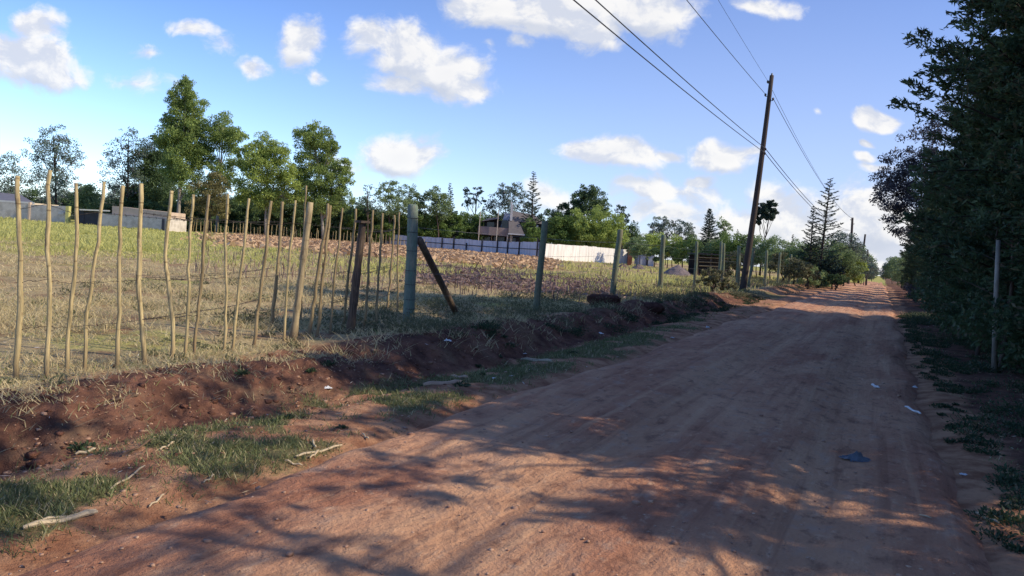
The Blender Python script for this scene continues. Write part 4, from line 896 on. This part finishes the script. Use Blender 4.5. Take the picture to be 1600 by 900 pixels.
# heaps
def mound(name, label, px, Y, wpx, hm, col, cat='heap', rough=.12, seed=0, dp=1.0, loc=None, m=None):
    g = ground_at(px, Y) if loc is None else np.array(loc); rx = wpx*Y/F*.5; k = 56
    u, v = np.meshgrid(np.linspace(-1, 1, k), np.linspace(-1, 1, k)); d = np.hypot(u, v)
    z = hm*np.clip(1-d, 0, 1)**.8*(1+rough*2*fbm(u*4+seed, v*4, 4, seed))-.04; x = u*rx*(1+.1*fbm(u*3, v*3, 2, seed+3)); y = v*rx*dp
    V = np.stack([x, y, z], -1).reshape(-1, 3); i = np.arange(k-1)[:, None]*k; j = np.arange(k-1)[None, :]
    Fc = np.stack([i+j, i+j+1, i+k+j+1, i+k+j], -1).reshape(-1, 4)
    o = link(name, mesh_np(name, V, Fc), m or m_plain(name+'_surface', col, .45, 8, .95, .8, .05), smooth=True, loc=g); tag(o, label, cat); return o
mound('gravel_heap', 'large grey gravel heap in front of the dark bush', 1058, 62, 48, .95, (.27, .22, .22), seed=3)
mound('rubble_heap', 'small grey rubble heap near the end of the white metal fence', 998, 76, 26, .55, (.24, .19, .18), seed=5)
mound('rubble_heap', 'little dark soil heap left of the small rubble heap', 974, 82, 16, .45, (.22, .15, .13), seed=8)
# dark clod / cut block on the bank
p_ = hit(944, 477); M_clod = m_plain('dark_red_clod', (.13, .06, .045), .5, 9, .95, 1, .03); M_lump = m_plain('red_soil_lump', (.25, .115, .075), .5, 9, .95, 1, .03)
def rock(name, label, cat, loc, sx_, sy_, sz_, m, seed, box=.5, kind=None):
    k, l = 28, 18; th, ph = np.meshgrid(np.linspace(0, 2*math.pi, k, endpoint=False), np.linspace(0, math.pi, l)); e = 1-box*.6
    cs = lambda a: np.sign(np.cos(a))*abs(np.cos(a))**e; sn = lambda a: np.sign(np.sin(a))*abs(np.sin(a))**e
    x = cs(th)*sn(ph); y = sn(th)*sn(ph); z = cs(ph); nn = 1+.22*fbm(th*1.2+seed+np.cos(th)*2, ph*2, 4, seed); nn = np.where(np.isclose(np.sin(ph), 0), 1, nn)
    V = np.stack([x*sx_*nn, y*sy_*nn, z*sz_*nn], -1).reshape(-1, 3); i = np.arange(l-1)[:, None]*k; j = np.arange(k)[None, :]; j2 = (j+1) % k
    Fc = np.stack([i+j, i+k+j, i+k+j2, i+j2], -1).reshape(-1, 4); o = link(name, mesh_np(name, V, Fc), m, smooth=True, loc=loc); return tag(o, label, cat)
rock('soil_block', 'squarish dark red block of cut soil lying beside the fence', 'soil block', p_+[0, .12, .10], .40, .2, .15, M_clod, 4, .8)
p_ = hit(1020, 486); rock('soil_clod', 'rounded dark soil clod on the crest of the bank', 'soil clod', p_+[0, .1, .06], .3, .2, .16, M_clod, 7, .2)
# ---------------------------------------------------------------- far stake fence
fb = ground_at(300, 99); fs = thing('stake_fence', 'low uneven fence of thin pale stakes in front of the distant wood', 'fence', fb)
for i in range(72):
    px = 268+i*5.6+rng.uniform(-1.5, 1.5); Y = 99+i*.12; g = ground_at(px, Y); h = rng.uniform(1.1, 1.9); l = rng.normal(size=2)*.1
    mb = MB(); mb.tube([g-fb-[0, 0, .2], g-fb+[l[0], l[1], h]], [.05, .04], 5); mb.build('stake', M_stick if i % 3 else M_stickb, fs)
pts = [ground_at(268+i*40, 99+i*.85)+[0, 0, 1.0] for i in range(11)]; wire(pts, .012, 'wire', M_wire, fs, fb, .02)
# trestle sticks in the mulch band
for k, (xa, ya, xb, yb, lab) in enumerate([(752, 404, 738, 428, 'thin dark stick leaning right in the dug field'), (749, 404, 757, 428, 'thin dark stick crossing the leaning one in the dug field'), (791, 402, 776, 425, 'slanting dark stick beside an upright in the dug field'), (791, 398, 790, 430, 'upright dark stick in the middle of the dug field')]):
    b = ground_at(xb, 37); t = at(xa, ya, 37); mb = MB(); mb.tube([-np.array([0, 0, .1]), (t-b)*.5+[.02, 0, 0], t-b], [.03, .027, .02], 6); o = mb.build('field_stick', M_darkpost, None, True, loc=b); tag(o, lab, 'stick')

# ---------------------------------------------------------------- stuff: grass, weeds, husks, litter
m_green = m_leaf('green_grass_blade', (.075, .09, .04), (.24, .27, .11), .3, 3, (.50, .42, .25)); m_dry = m_leaf('dry_grass_blade', (.38, .30, .15), (.80, .68, .40), .35, 2, (.22, .26, .09)); m_yg = m_leaf('yellow_green_blade', (.34, .35, .09), (.70, .66, .25), .4, .3)
m_husk = m_leaf('maize_husk', (.36, .22, .12), (.78, .56, .34), .2, .5, (.10, .05, .03)); m_mulch = m_leaf('grey_maize_stubble', (.13, .08, .075), (.36, .26, .22), .2, .5, (.06, .03, .025)); m_straw = m_leaf('straw_bit', (.25, .17, .10), (.62, .48, .30), .1, 3, (.75, .70, .62))
def sample(n, Ymin, Ymax, pw=1.0, pxr=(-150, 1750)):
    u = rng.uniform(0, 1, n); Y = Ymin*(Ymax/Ymin)**(u**pw); px = rng.uniform(*pxr, n)
    x = (px-800)/F*Y; return x, Y
def place(x, y): r, s = to_road(x, y); return terrain(r, s)
def blades(name, label, cat, x, y, h, wd, m, lean=.35, kind='stuff', seglean=True):
    z = place(x, y); n_ = len(x); a = rng.uniform(0, 6.28, n_); l = rng.normal(size=(n_, 2))*lean
    B0 = np.stack([x, y, z-.01], -1); side = np.stack([np.cos(a), np.sin(a), 0*a], -1)*wd[:, None]*.5
    tip = B0+np.stack([l[:, 0]*h, l[:, 1]*h, h], -1); mid = B0*.5+tip*.5; mid[:, 2] += .08*h
    V = np.stack([B0-side, B0+side, mid+side*.7, tip], 1); V2 = np.stack([B0-side, mid+side*.7, tip, mid-side*.7], 1)
    V = np.stack([B0-side, B0+side, mid+side*.8, mid-side*.8, tip], 1).reshape(-1, 3)
    b = np.arange(n_)[:, None]*5; q1 = b+np.array([[0, 1, 2, 3]]); q2 = b+np.array([[3, 2, 4, 4]])
    me = bpy.data.meshes.new(name); me.vertices.add(len(V)); me.vertices.foreach_set('co', V.astype(np.float32).ravel())
    tri = b+np.array([[3, 2, 4]]); lp = np.concatenate([q1.ravel(), tri.ravel()]); me.loops.add(len(lp)); me.loops.foreach_set('vertex_index', lp.astype(np.int32))
    st = np.concatenate([np.arange(n_)*4, n_*4+np.arange(n_)*3]); tt = np.concatenate([np.full(n_, 4), np.full(n_, 3)])
    me.polygons.add(2*n_); me.polygons.foreach_set('loop_start', st.astype(np.int32)); me.polygons.foreach_set('loop_total', tt.astype(np.int32)); me.update(calc_edges=True)
    o = link(name, me, m); tag(o, label, cat, kind='stuff'); return o
def tufts(x, y, k, sp): return (np.repeat(x, k)+rng.normal(size=len(x)*k)*np.repeat(sp, k), np.repeat(y, k)+rng.normal(size=len(x)*k)*np.repeat(sp, k))
# green verge grass
x, y = sample(170000, 2.2, 30, .9); z_ = zones(x, y); r, s = to_road(x, y)
keep = (rng.uniform(0, 1, len(x)) < z_['green']**1.6*.6+.035*sm(1.1, .4, np.abs(r+4.1))+.03*(r > RR+.4)) & ((r < RL-.05) | (r > RR+.3)); x, y = x[keep], y[keep]
x, y = tufts(x, y, 9, .02+y*.0012); nn = len(x)
blades('grass', 'short green grass on the verges of the dirt road', 'grass', x, y, rng.uniform(.008, .05, nn)**1.0*rng.choice([.6, 1, 1.5], nn)*(1+y*.01), .004+y*.0006, m_green, .6)
# dry grass in the field
x, y = sample(60000, 4.5, 45, .85); z_ = zones(x, y); r, s = to_road(x, y)
keep = (rng.uniform(0, 1, len(x)) < np.maximum(z_['field'], .45*sm(-4.9, -5.6, r))*(.10+.9*sm(-.05, .25, fbm(x*.5, y*.8, 4, 91)))*(1-z_['mulch'])) & (r < -4.9); x, y = x[keep], y[keep]
x, y = tufts(x, y, 6, .03+y*.002); nn = len(x)
blades('dry_grass', 'dry straw coloured grass over the near field', 'grass', x, y, rng.uniform(.03, .12, nn)*(.7+.6*(y > 9)), .004+y*.0006, m_dry, 1.0)
# long yellow green grass further off
x, y = sample(60000, 24, 100, .8); z_ = zones(x, y); keep = rng.uniform(0, 1, len(x)) < np.maximum(z_['yg'], .3*z_['field'])*(1-z_['husk'])*(.25+.75*sm(-.15, .15, fbm(x*.25, y*.25, 4, 99))); x, y = x[keep], y[keep]
x, y = tufts(x, y, 4, y*.004); nn = len(x)
blades('long_grass', 'yellow green grass over the far field', 'grass', x, y, rng.uniform(.06, .24, nn)*(.6+1.0*sm(-.1, .3, fbm(x*.3, y*.3, 3, 101))), .012+y*.0009, m_yg, .6)
# husks and stubble
def flat_bits(name, label, cat, x, y, size, asp, m, hmax, tilt=.5):
    z = place(x, y)+rng.uniform(0, 1, len(x))*hmax; D = rng.normal(size=(len(x), 3))*np.array([1, 1, tilt]); P_ = np.stack([x, y, z], -1)
    V, Fc = leaves(P_, D, size, asp); o = link(name, mesh_np(name, V, Fc), m); tag(o, label, cat, kind='stuff'); return o
x, y = sample(60000, 42, 118, .7, (250, 950)); z_ = zones(x, y); keep = rng.uniform(0, 1, len(x)) < z_['husk']; x, y = x[keep], y[keep]
x = x+.5*fbm(x*.6, y*.6, 2, 5)
flat_bits('maize_husks', 'orange brown cut maize stalks strewn over the far field', 'maize stalks', x, y, rng.uniform(.2, .6, len(x)), .45, m_husk, .26)
x, y = sample(45000, 21, 46, .9, (560, 1060)); z_ = zones(x, y); keep = rng.uniform(0, 1, len(x)) < z_['mulch']; x, y = x[keep], y[keep]
flat_bits('maize_stubble', 'greyish purple stubble and mulch in the dug strip of the field', 'stubble', x, y, rng.uniform(.08, .3, len(x)), .35, m_mulch, .12)
x, y = sample(2600, 20, 80, .9, (300, 1250)); z_ = zones(x, y); keep = z_['field'] > .5; x, y = x[keep], y[keep]; nn = len(x)
blades('stubble_stalks', 'short cut stalks standing over the field', 'stubble', x, y, rng.uniform(.12, .45, nn), .02+y*.0006, m_mulch, .15)
# weeds along the fence foot
xs, ys, zs, Rr = [], [], [], []
def weed_patch(n_, s0, s1, r0_, r1_, hmin, hmax, th=-.12):
    s = rng.uniform(s0, s1, n_); r = rng.uniform(r0_, r1_, n_); k = fbm(r*.7, s*.7, 3, 95) > th; s, r = s[k], r[k]; x, y = to_world(r, s); z = terrain(r, s); return x, y, z, rng.uniform(hmin, hmax, len(x))
Ps, Ds, Sz = [], [], []
for args in [(260, 8, 26, -9.0, -5.7, .08, .30), (200, 22, 42, -9.5, -5.6, .12, .35), (120, 40, 75, -11, -5.0, .2, .5), (200, 6, 32, -15, -8.5, .06, .20), (260, 9, 36, -6.5, -5.2, .06, .22), (120, 2, 12, -8, -5.9, .03, .10)]:
    for x_, y_, z_, h_ in zip(*weed_patch(*args)):
        m = int(170*(h_/.25)**1.2); d = unit(m); d[:, 2] = abs(d[:, 2]); rr2 = rng.uniform(.05, 1, m)**.55
        Ps.append(np.array([x_, y_, z_])+d*rr2[:, None]*np.array([h_*1.5, h_*1.5, h_])); Ds.append(d+rng.normal(size=(m, 3))*.6+[0, 0, .4]); Sz.append(rng.uniform(.025, .06, m)*(1+y_*.012))
V, Fc = leaves(np.vstack(Ps), np.vstack(Ds), np.concatenate(Sz), .30); tag(link('weeds', mesh_np('weeds', V, Fc), L['weed']), 'tangled grey green weeds along the fence foot', 'weeds', kind='stuff')
m_creep = m_leaf('creeper_leaf', (.018, .038, .02), (.07, .11, .05), .25, 1.5, (.2, .15, .09))
# dark creepers on the shaded bank and right verge
Ps, Ds, Sz = [], [], []
for args in [(230, 10, 36, -5.6, -4.5, .04, .13), (700, 2.5, 34, .95, 3.8, .04, .20, -.16), (260, 2.5, 32, .75, 1.5, .02, .09, -.3), (40, 2.5, 14, -5.6, -3.8, .02, .05), (60, 40, 75, -5.6, -4.0, .1, .3)]:
    for x_, y_, z_, h_ in zip(*weed_patch(*args)):
        m = int(90+500*h_); d = unit(m); d[:, 2] = abs(d[:, 2]); rr2 = rng.uniform(.05, 1, m)**.55
        Ps.append(np.array([x_, y_, z_])+d*rr2[:, None]*np.array([h_*2.2, h_*2.2, h_])); Ds.append(d+rng.normal(size=(m, 3))*.6+[0, 0, .3]); Sz.append(rng.uniform(.02, .05, m)*(1+abs(y_)*.01))
V, Fc = leaves(np.vstack(Ps), np.vstack(Ds), np.concatenate(Sz), .4); tag(link('ground_cover', mesh_np('ground_cover', V, Fc), m_creep), 'low green creeping plants on the ditch bank and shaded verge', 'ground cover', kind='stuff')
# straw litter
x, y = sample(28000, 2.2, 30, .9); r, s = to_road(x, y); wgt = np.exp(-((r+4.6)/1.6)**2)*.5+sm(-5.5, -7, r)*.5+sm(RR+.2, RR+.7, r)*.55*(r < 3.5)+.01; k = rng.uniform(0, 1, len(x)) < wgt*sm(-.3, .3, fbm(x*1.2, y*1.2, 3, 97)+.12); x, y = x[k], y[k]
flat_bits('plant_litter', 'scraps of dry stalk and leaf littering the verge and field', 'litter', x, y, rng.uniform(.015, .075, len(x)), .12, m_straw, .03, .25)
# clods and stones
M_st = m_leaf('soil_crumb', (.22, .11, .07), (.50, .32, .21), 0, 5)
def crumbs(name, label, cat, x, y, sz, m, sink=.3):
    z = place(x, y); r, s = to_road(x, y); onroad = (r > RL+.1) & (r < RR-.1); z = np.where(onroad, road_h(r, s)+.012, z)
    nn = len(x); base = np.array([(1, 0, 0), (0, 1, 0), (-1, 0, 0), (0, -1, 0), (0, 0, 1), (0, 0, -1)], float)
    base = np.array([(a, b, c) for c in (-.6, .7) for a, b in ((-.8, -.8), (.8, -.8), (.8, .8), (-.8, .8))])
    V = base[None]*(1+rng.uniform(-.38, .3, (nn, 8, 3))); a = rng.uniform(0, 6.28, nn); ca, sa = np.cos(a)[:, None], np.sin(a)[:, None]
    X = V[..., 0]*ca-V[..., 1]*sa; Y_ = V[..., 0]*sa+V[..., 1]*ca; s3 = sz[:, None]*.5
    V = np.stack([X*s3+x[:, None], Y_*s3*rng.uniform(.6, 1.1, (nn, 1))+y[:, None], V[..., 2]*s3*.65+(z+sz*(.3-sink))[:, None]], -1).reshape(-1, 3)
    f = np.array([(0, 3, 2, 1), (4, 5, 6, 7), (0, 1, 5, 4), (1, 2, 6, 5), (2, 3, 7, 6), (3, 0, 4, 7)]); Fc = (np.arange(nn)[:, None, None]*8+f[None]).reshape(-1, 4)
    o = link(name, mesh_np(name, V, Fc), m, smooth=True); tag(o, label, cat, kind='stuff'); return o
x, y = sample(26000, 2.3, 30, .9); r, s = to_road(x, y); wgt = np.where((r > RL) & (r < RR), .13, np.exp(-((r+4.9)/.9)**2)); k = rng.uniform(0, 1, len(x)) < wgt; x, y = x[k], y[k]
crumbs('soil_crumbs', 'small stones and crumbs of red soil on road and bank', 'soil crumbs', x, y, np.minimum(rng.lognormal(-4.55, .6, len(x)), .045)*(1+.03*y), M_st)
x, y = sample(9000, 2.6, 36, .9); r, s = to_road(x, y); k = (rng.uniform(0, 1, len(x)) < np.exp(-((r+5.25)/.75)**2)); x, y = x[k], y[k]
crumbs('soil_lumps', 'broken lumps of dark red soil along the ditch bank', 'soil lumps', x, y, np.minimum(rng.lognormal(-3.5, .55, len(x)), .10), M_lump, .3)

# ---------------------------------------------------------------- single litter things
M_plank = m_plain('dry_split_stalk', (.62, .50, .33), .35, 10, .8, stretch=(1, 6, 6)); M_white = m_plain('white_scrap', (.72, .72, .70), .15, 10, .7); M_bag = m_plain('grey_blue_plastic', (.12, .15, .18), .5, 12, .45, .8, .01, spec=.5); M_sand = m_plain('pale_bark_slab', (.55, .38, .26), .3, 10)
def gpt(px, py, dz=0):
    p = hit(px, py); r, s = to_road(p[0], p[1])
    if RL < r < RR: p[2] = road_h(r, s)+.012
    p[2] += dz; return p
def stick_piece(name, lab, cat, a, b, wd, m, flat=.5, mid=None, group=None):
    A_ = gpt(*a, dz=.012); B_ = gpt(*b, dz=.02); base = (A_+B_)/2; q = np.linspace(0, 1, 7)[:, None]; P = A_+(B_-A_)*q-base
    P[:, 2] += .008*np.sin(q[:, 0]*9); k = A_[1]/F*wd*.5
    mb = MB(); mb.tube(P, k*np.array([.7, 1, .95, 1.05, .9, 1, .6]), 6); o = mb.build(name, m, None, False, loc=base); tag(o, lab, cat, group); return o
o = stick_piece('split_plank', 'broad flat split stalk lying at the lower left road edge', 'plank', (36, 828), (152, 806), 9, M_plank)
o = stick_piece('split_plank', 'narrower split stalk lying over the broad one at lower left', 'plank', (60, 818), (150, 803), 5, M_plank)
SP = [((172, 768), (226, 733), 3.5, 'pale stalk lying aslant across the grass patch'), ((233, 795), (256, 778), 3, 'short pale stalk at the lower edge of the grass'), ((462, 716), (534, 700), 4.5, 'long pale stalk at the road edge by the orange earth'), ((484, 718), (498, 708), 3.5, 'short stub crossing the long pale stalk'),
      ((488, 690), (493, 704), 3.5, 'upright looking white chip just above the long stalk'), ((566, 680), (576, 690), 3, 'small chip on the bare verge left of the road'), ((445, 722), (472, 732), 3, 'thin twig below the grass beside the road'), ((190, 715), (240, 690), 3.5, 'pale twig on the dark soil above the grass'),
      ((180, 628), (216, 622), 5, 'dark rotten stick lying on the bank top'), ((318, 757), (334, 747), 3, 'grey twig at the edge of the orange earth'), ((118, 712), (150, 706), 5, 'weathered bark strip beside the ditch'), ((815, 563), (862, 567), 7, 'pale bark slab lying at the foot of the bank'), ((250, 705), (272, 695), 3.5, 'broken pale stalk in the centre of the grass')]
for a, b, wd, lab in SP: stick_piece('dry_stalk', lab, 'stalk', a, b, wd, M_plank if 'dark' not in lab else M_darkpost)
stick_piece('bark_slab', 'flat orange bark slab in front of the bank', 'bark slab', (662, 603), (722, 600), 9, M_sand)
stick_piece('bark_slab', 'short light bark slab just above the flat orange one', 'bark slab', (704, 590), (730, 592), 6, M_sand)
stick_piece('fallen_branch', 'thin pale fallen branch on the right verge shade', 'branch', (1434, 826), (1503, 832), 3, M_plank)
stick_piece('dry_stalk', 'pale stalk lying aslant on the dark right verge', 'stalk', (1521, 803), (1560, 822), 4.5, M_plank)
stick_piece('dry_stalk', 'white stalk standing out on the right side of the road', 'stalk', (1361, 611), (1372, 617), 4, M_white)
stick_piece('dry_stalk', 'long pale curved stalk at the shaded road edge', 'stalk', (1413, 647), (1437, 660), 3.5, M_white)
def scrap(name, lab, cat, px, py, wpx, m, hgt=.35, seed=1, k=16, base=None):
    p = gpt(px, py); rad = wpx*p[1]/F*.5; u, v = np.meshgrid(np.linspace(-1, 1, k), np.linspace(-1, 1, k))
    z = rad*hgt*(fbm(u*2.2+seed*3.1, v*2.2, 3, seed)*1.3+.55)*np.clip(1.15-np.hypot(u, v), 0, 1)+.004
    x = u*rad*(1+.35*fbm(u*1.5, v*1.5+seed, 2, seed+5)); y = v*rad*.75*(1+.4*fbm(u*2+5, v*2+seed, 2, seed+9))
    V = np.stack([x, y, z], -1).reshape(-1, 3); i = np.arange(k-1)[:, None]*k; j = np.arange(k-1)[None, :]; u_, v_ = np.arange(k-1), np.arange(k-1)
    Fc = np.stack([i+j, i+j+1, i+k+j+1, i+k+j], -1).reshape(-1, 4); cen = V[Fc].mean(1); un = np.hypot(np.repeat(np.linspace(-1, 1, k-1)[None], k-1, 0), np.repeat(np.linspace(-1, 1, k-1)[:, None], k-1, 1)).ravel()
    Fc = Fc[un < 1.02+.12*rng.uniform(-1, 1, len(Fc))]
    me = mesh_np(name, V, Fc); o = link(name, me, m, smooth=True, loc=p); tag(o, lab, cat); return o
scrap('plastic_bag', 'crumpled grey blue plastic bag lying on the right of the road', 'plastic bag', 1338, 733, 50, M_bag, .45, 3, 26)
for k, (px, py, wpx, lab) in enumerate([(512, 607, 15, 'white wrapper caught on the red bank face'), (698, 533, 14, 'white scrap at the left start of the dark bank'), (938, 522, 10, 'white paper scrap on the shaded bank'), (820, 553, 9, 'pale scrap at the foot of the dark bank'), (1428, 614, 9, 'small white scrap on the right verge'),
     (1505, 742, 12, 'white torn scrap in the dark right verge'), (1105, 512, 8, 'tiny white scrap at the far left road edge'), (772, 592, 9, 'pale scrap on the bare verge near the road'), (1050, 528, 8, 'white chip beside the road past the bank')]):
    scrap('litter_scrap', lab, 'litter', px, py, wpx, M_white, .6, k+11)

S.render.engine = 'CYCLES'; S.cycles.use_denoising = True; S.cycles.max_bounces = 5; S.cycles.transparent_max_bounces = 4
S.cycles.diffuse_bounces = 2; S.cycles.glossy_bounces = 2; S.cycles.transmission_bounces = 3; S.cycles.sample_clamp_indirect = 4; S.render.use_persistent_data = False
S.view_settings.view_transform = 'Standard'; S.view_settings.look = 'None'; S.view_settings.exposure = 0; S.view_settings.gamma = 1
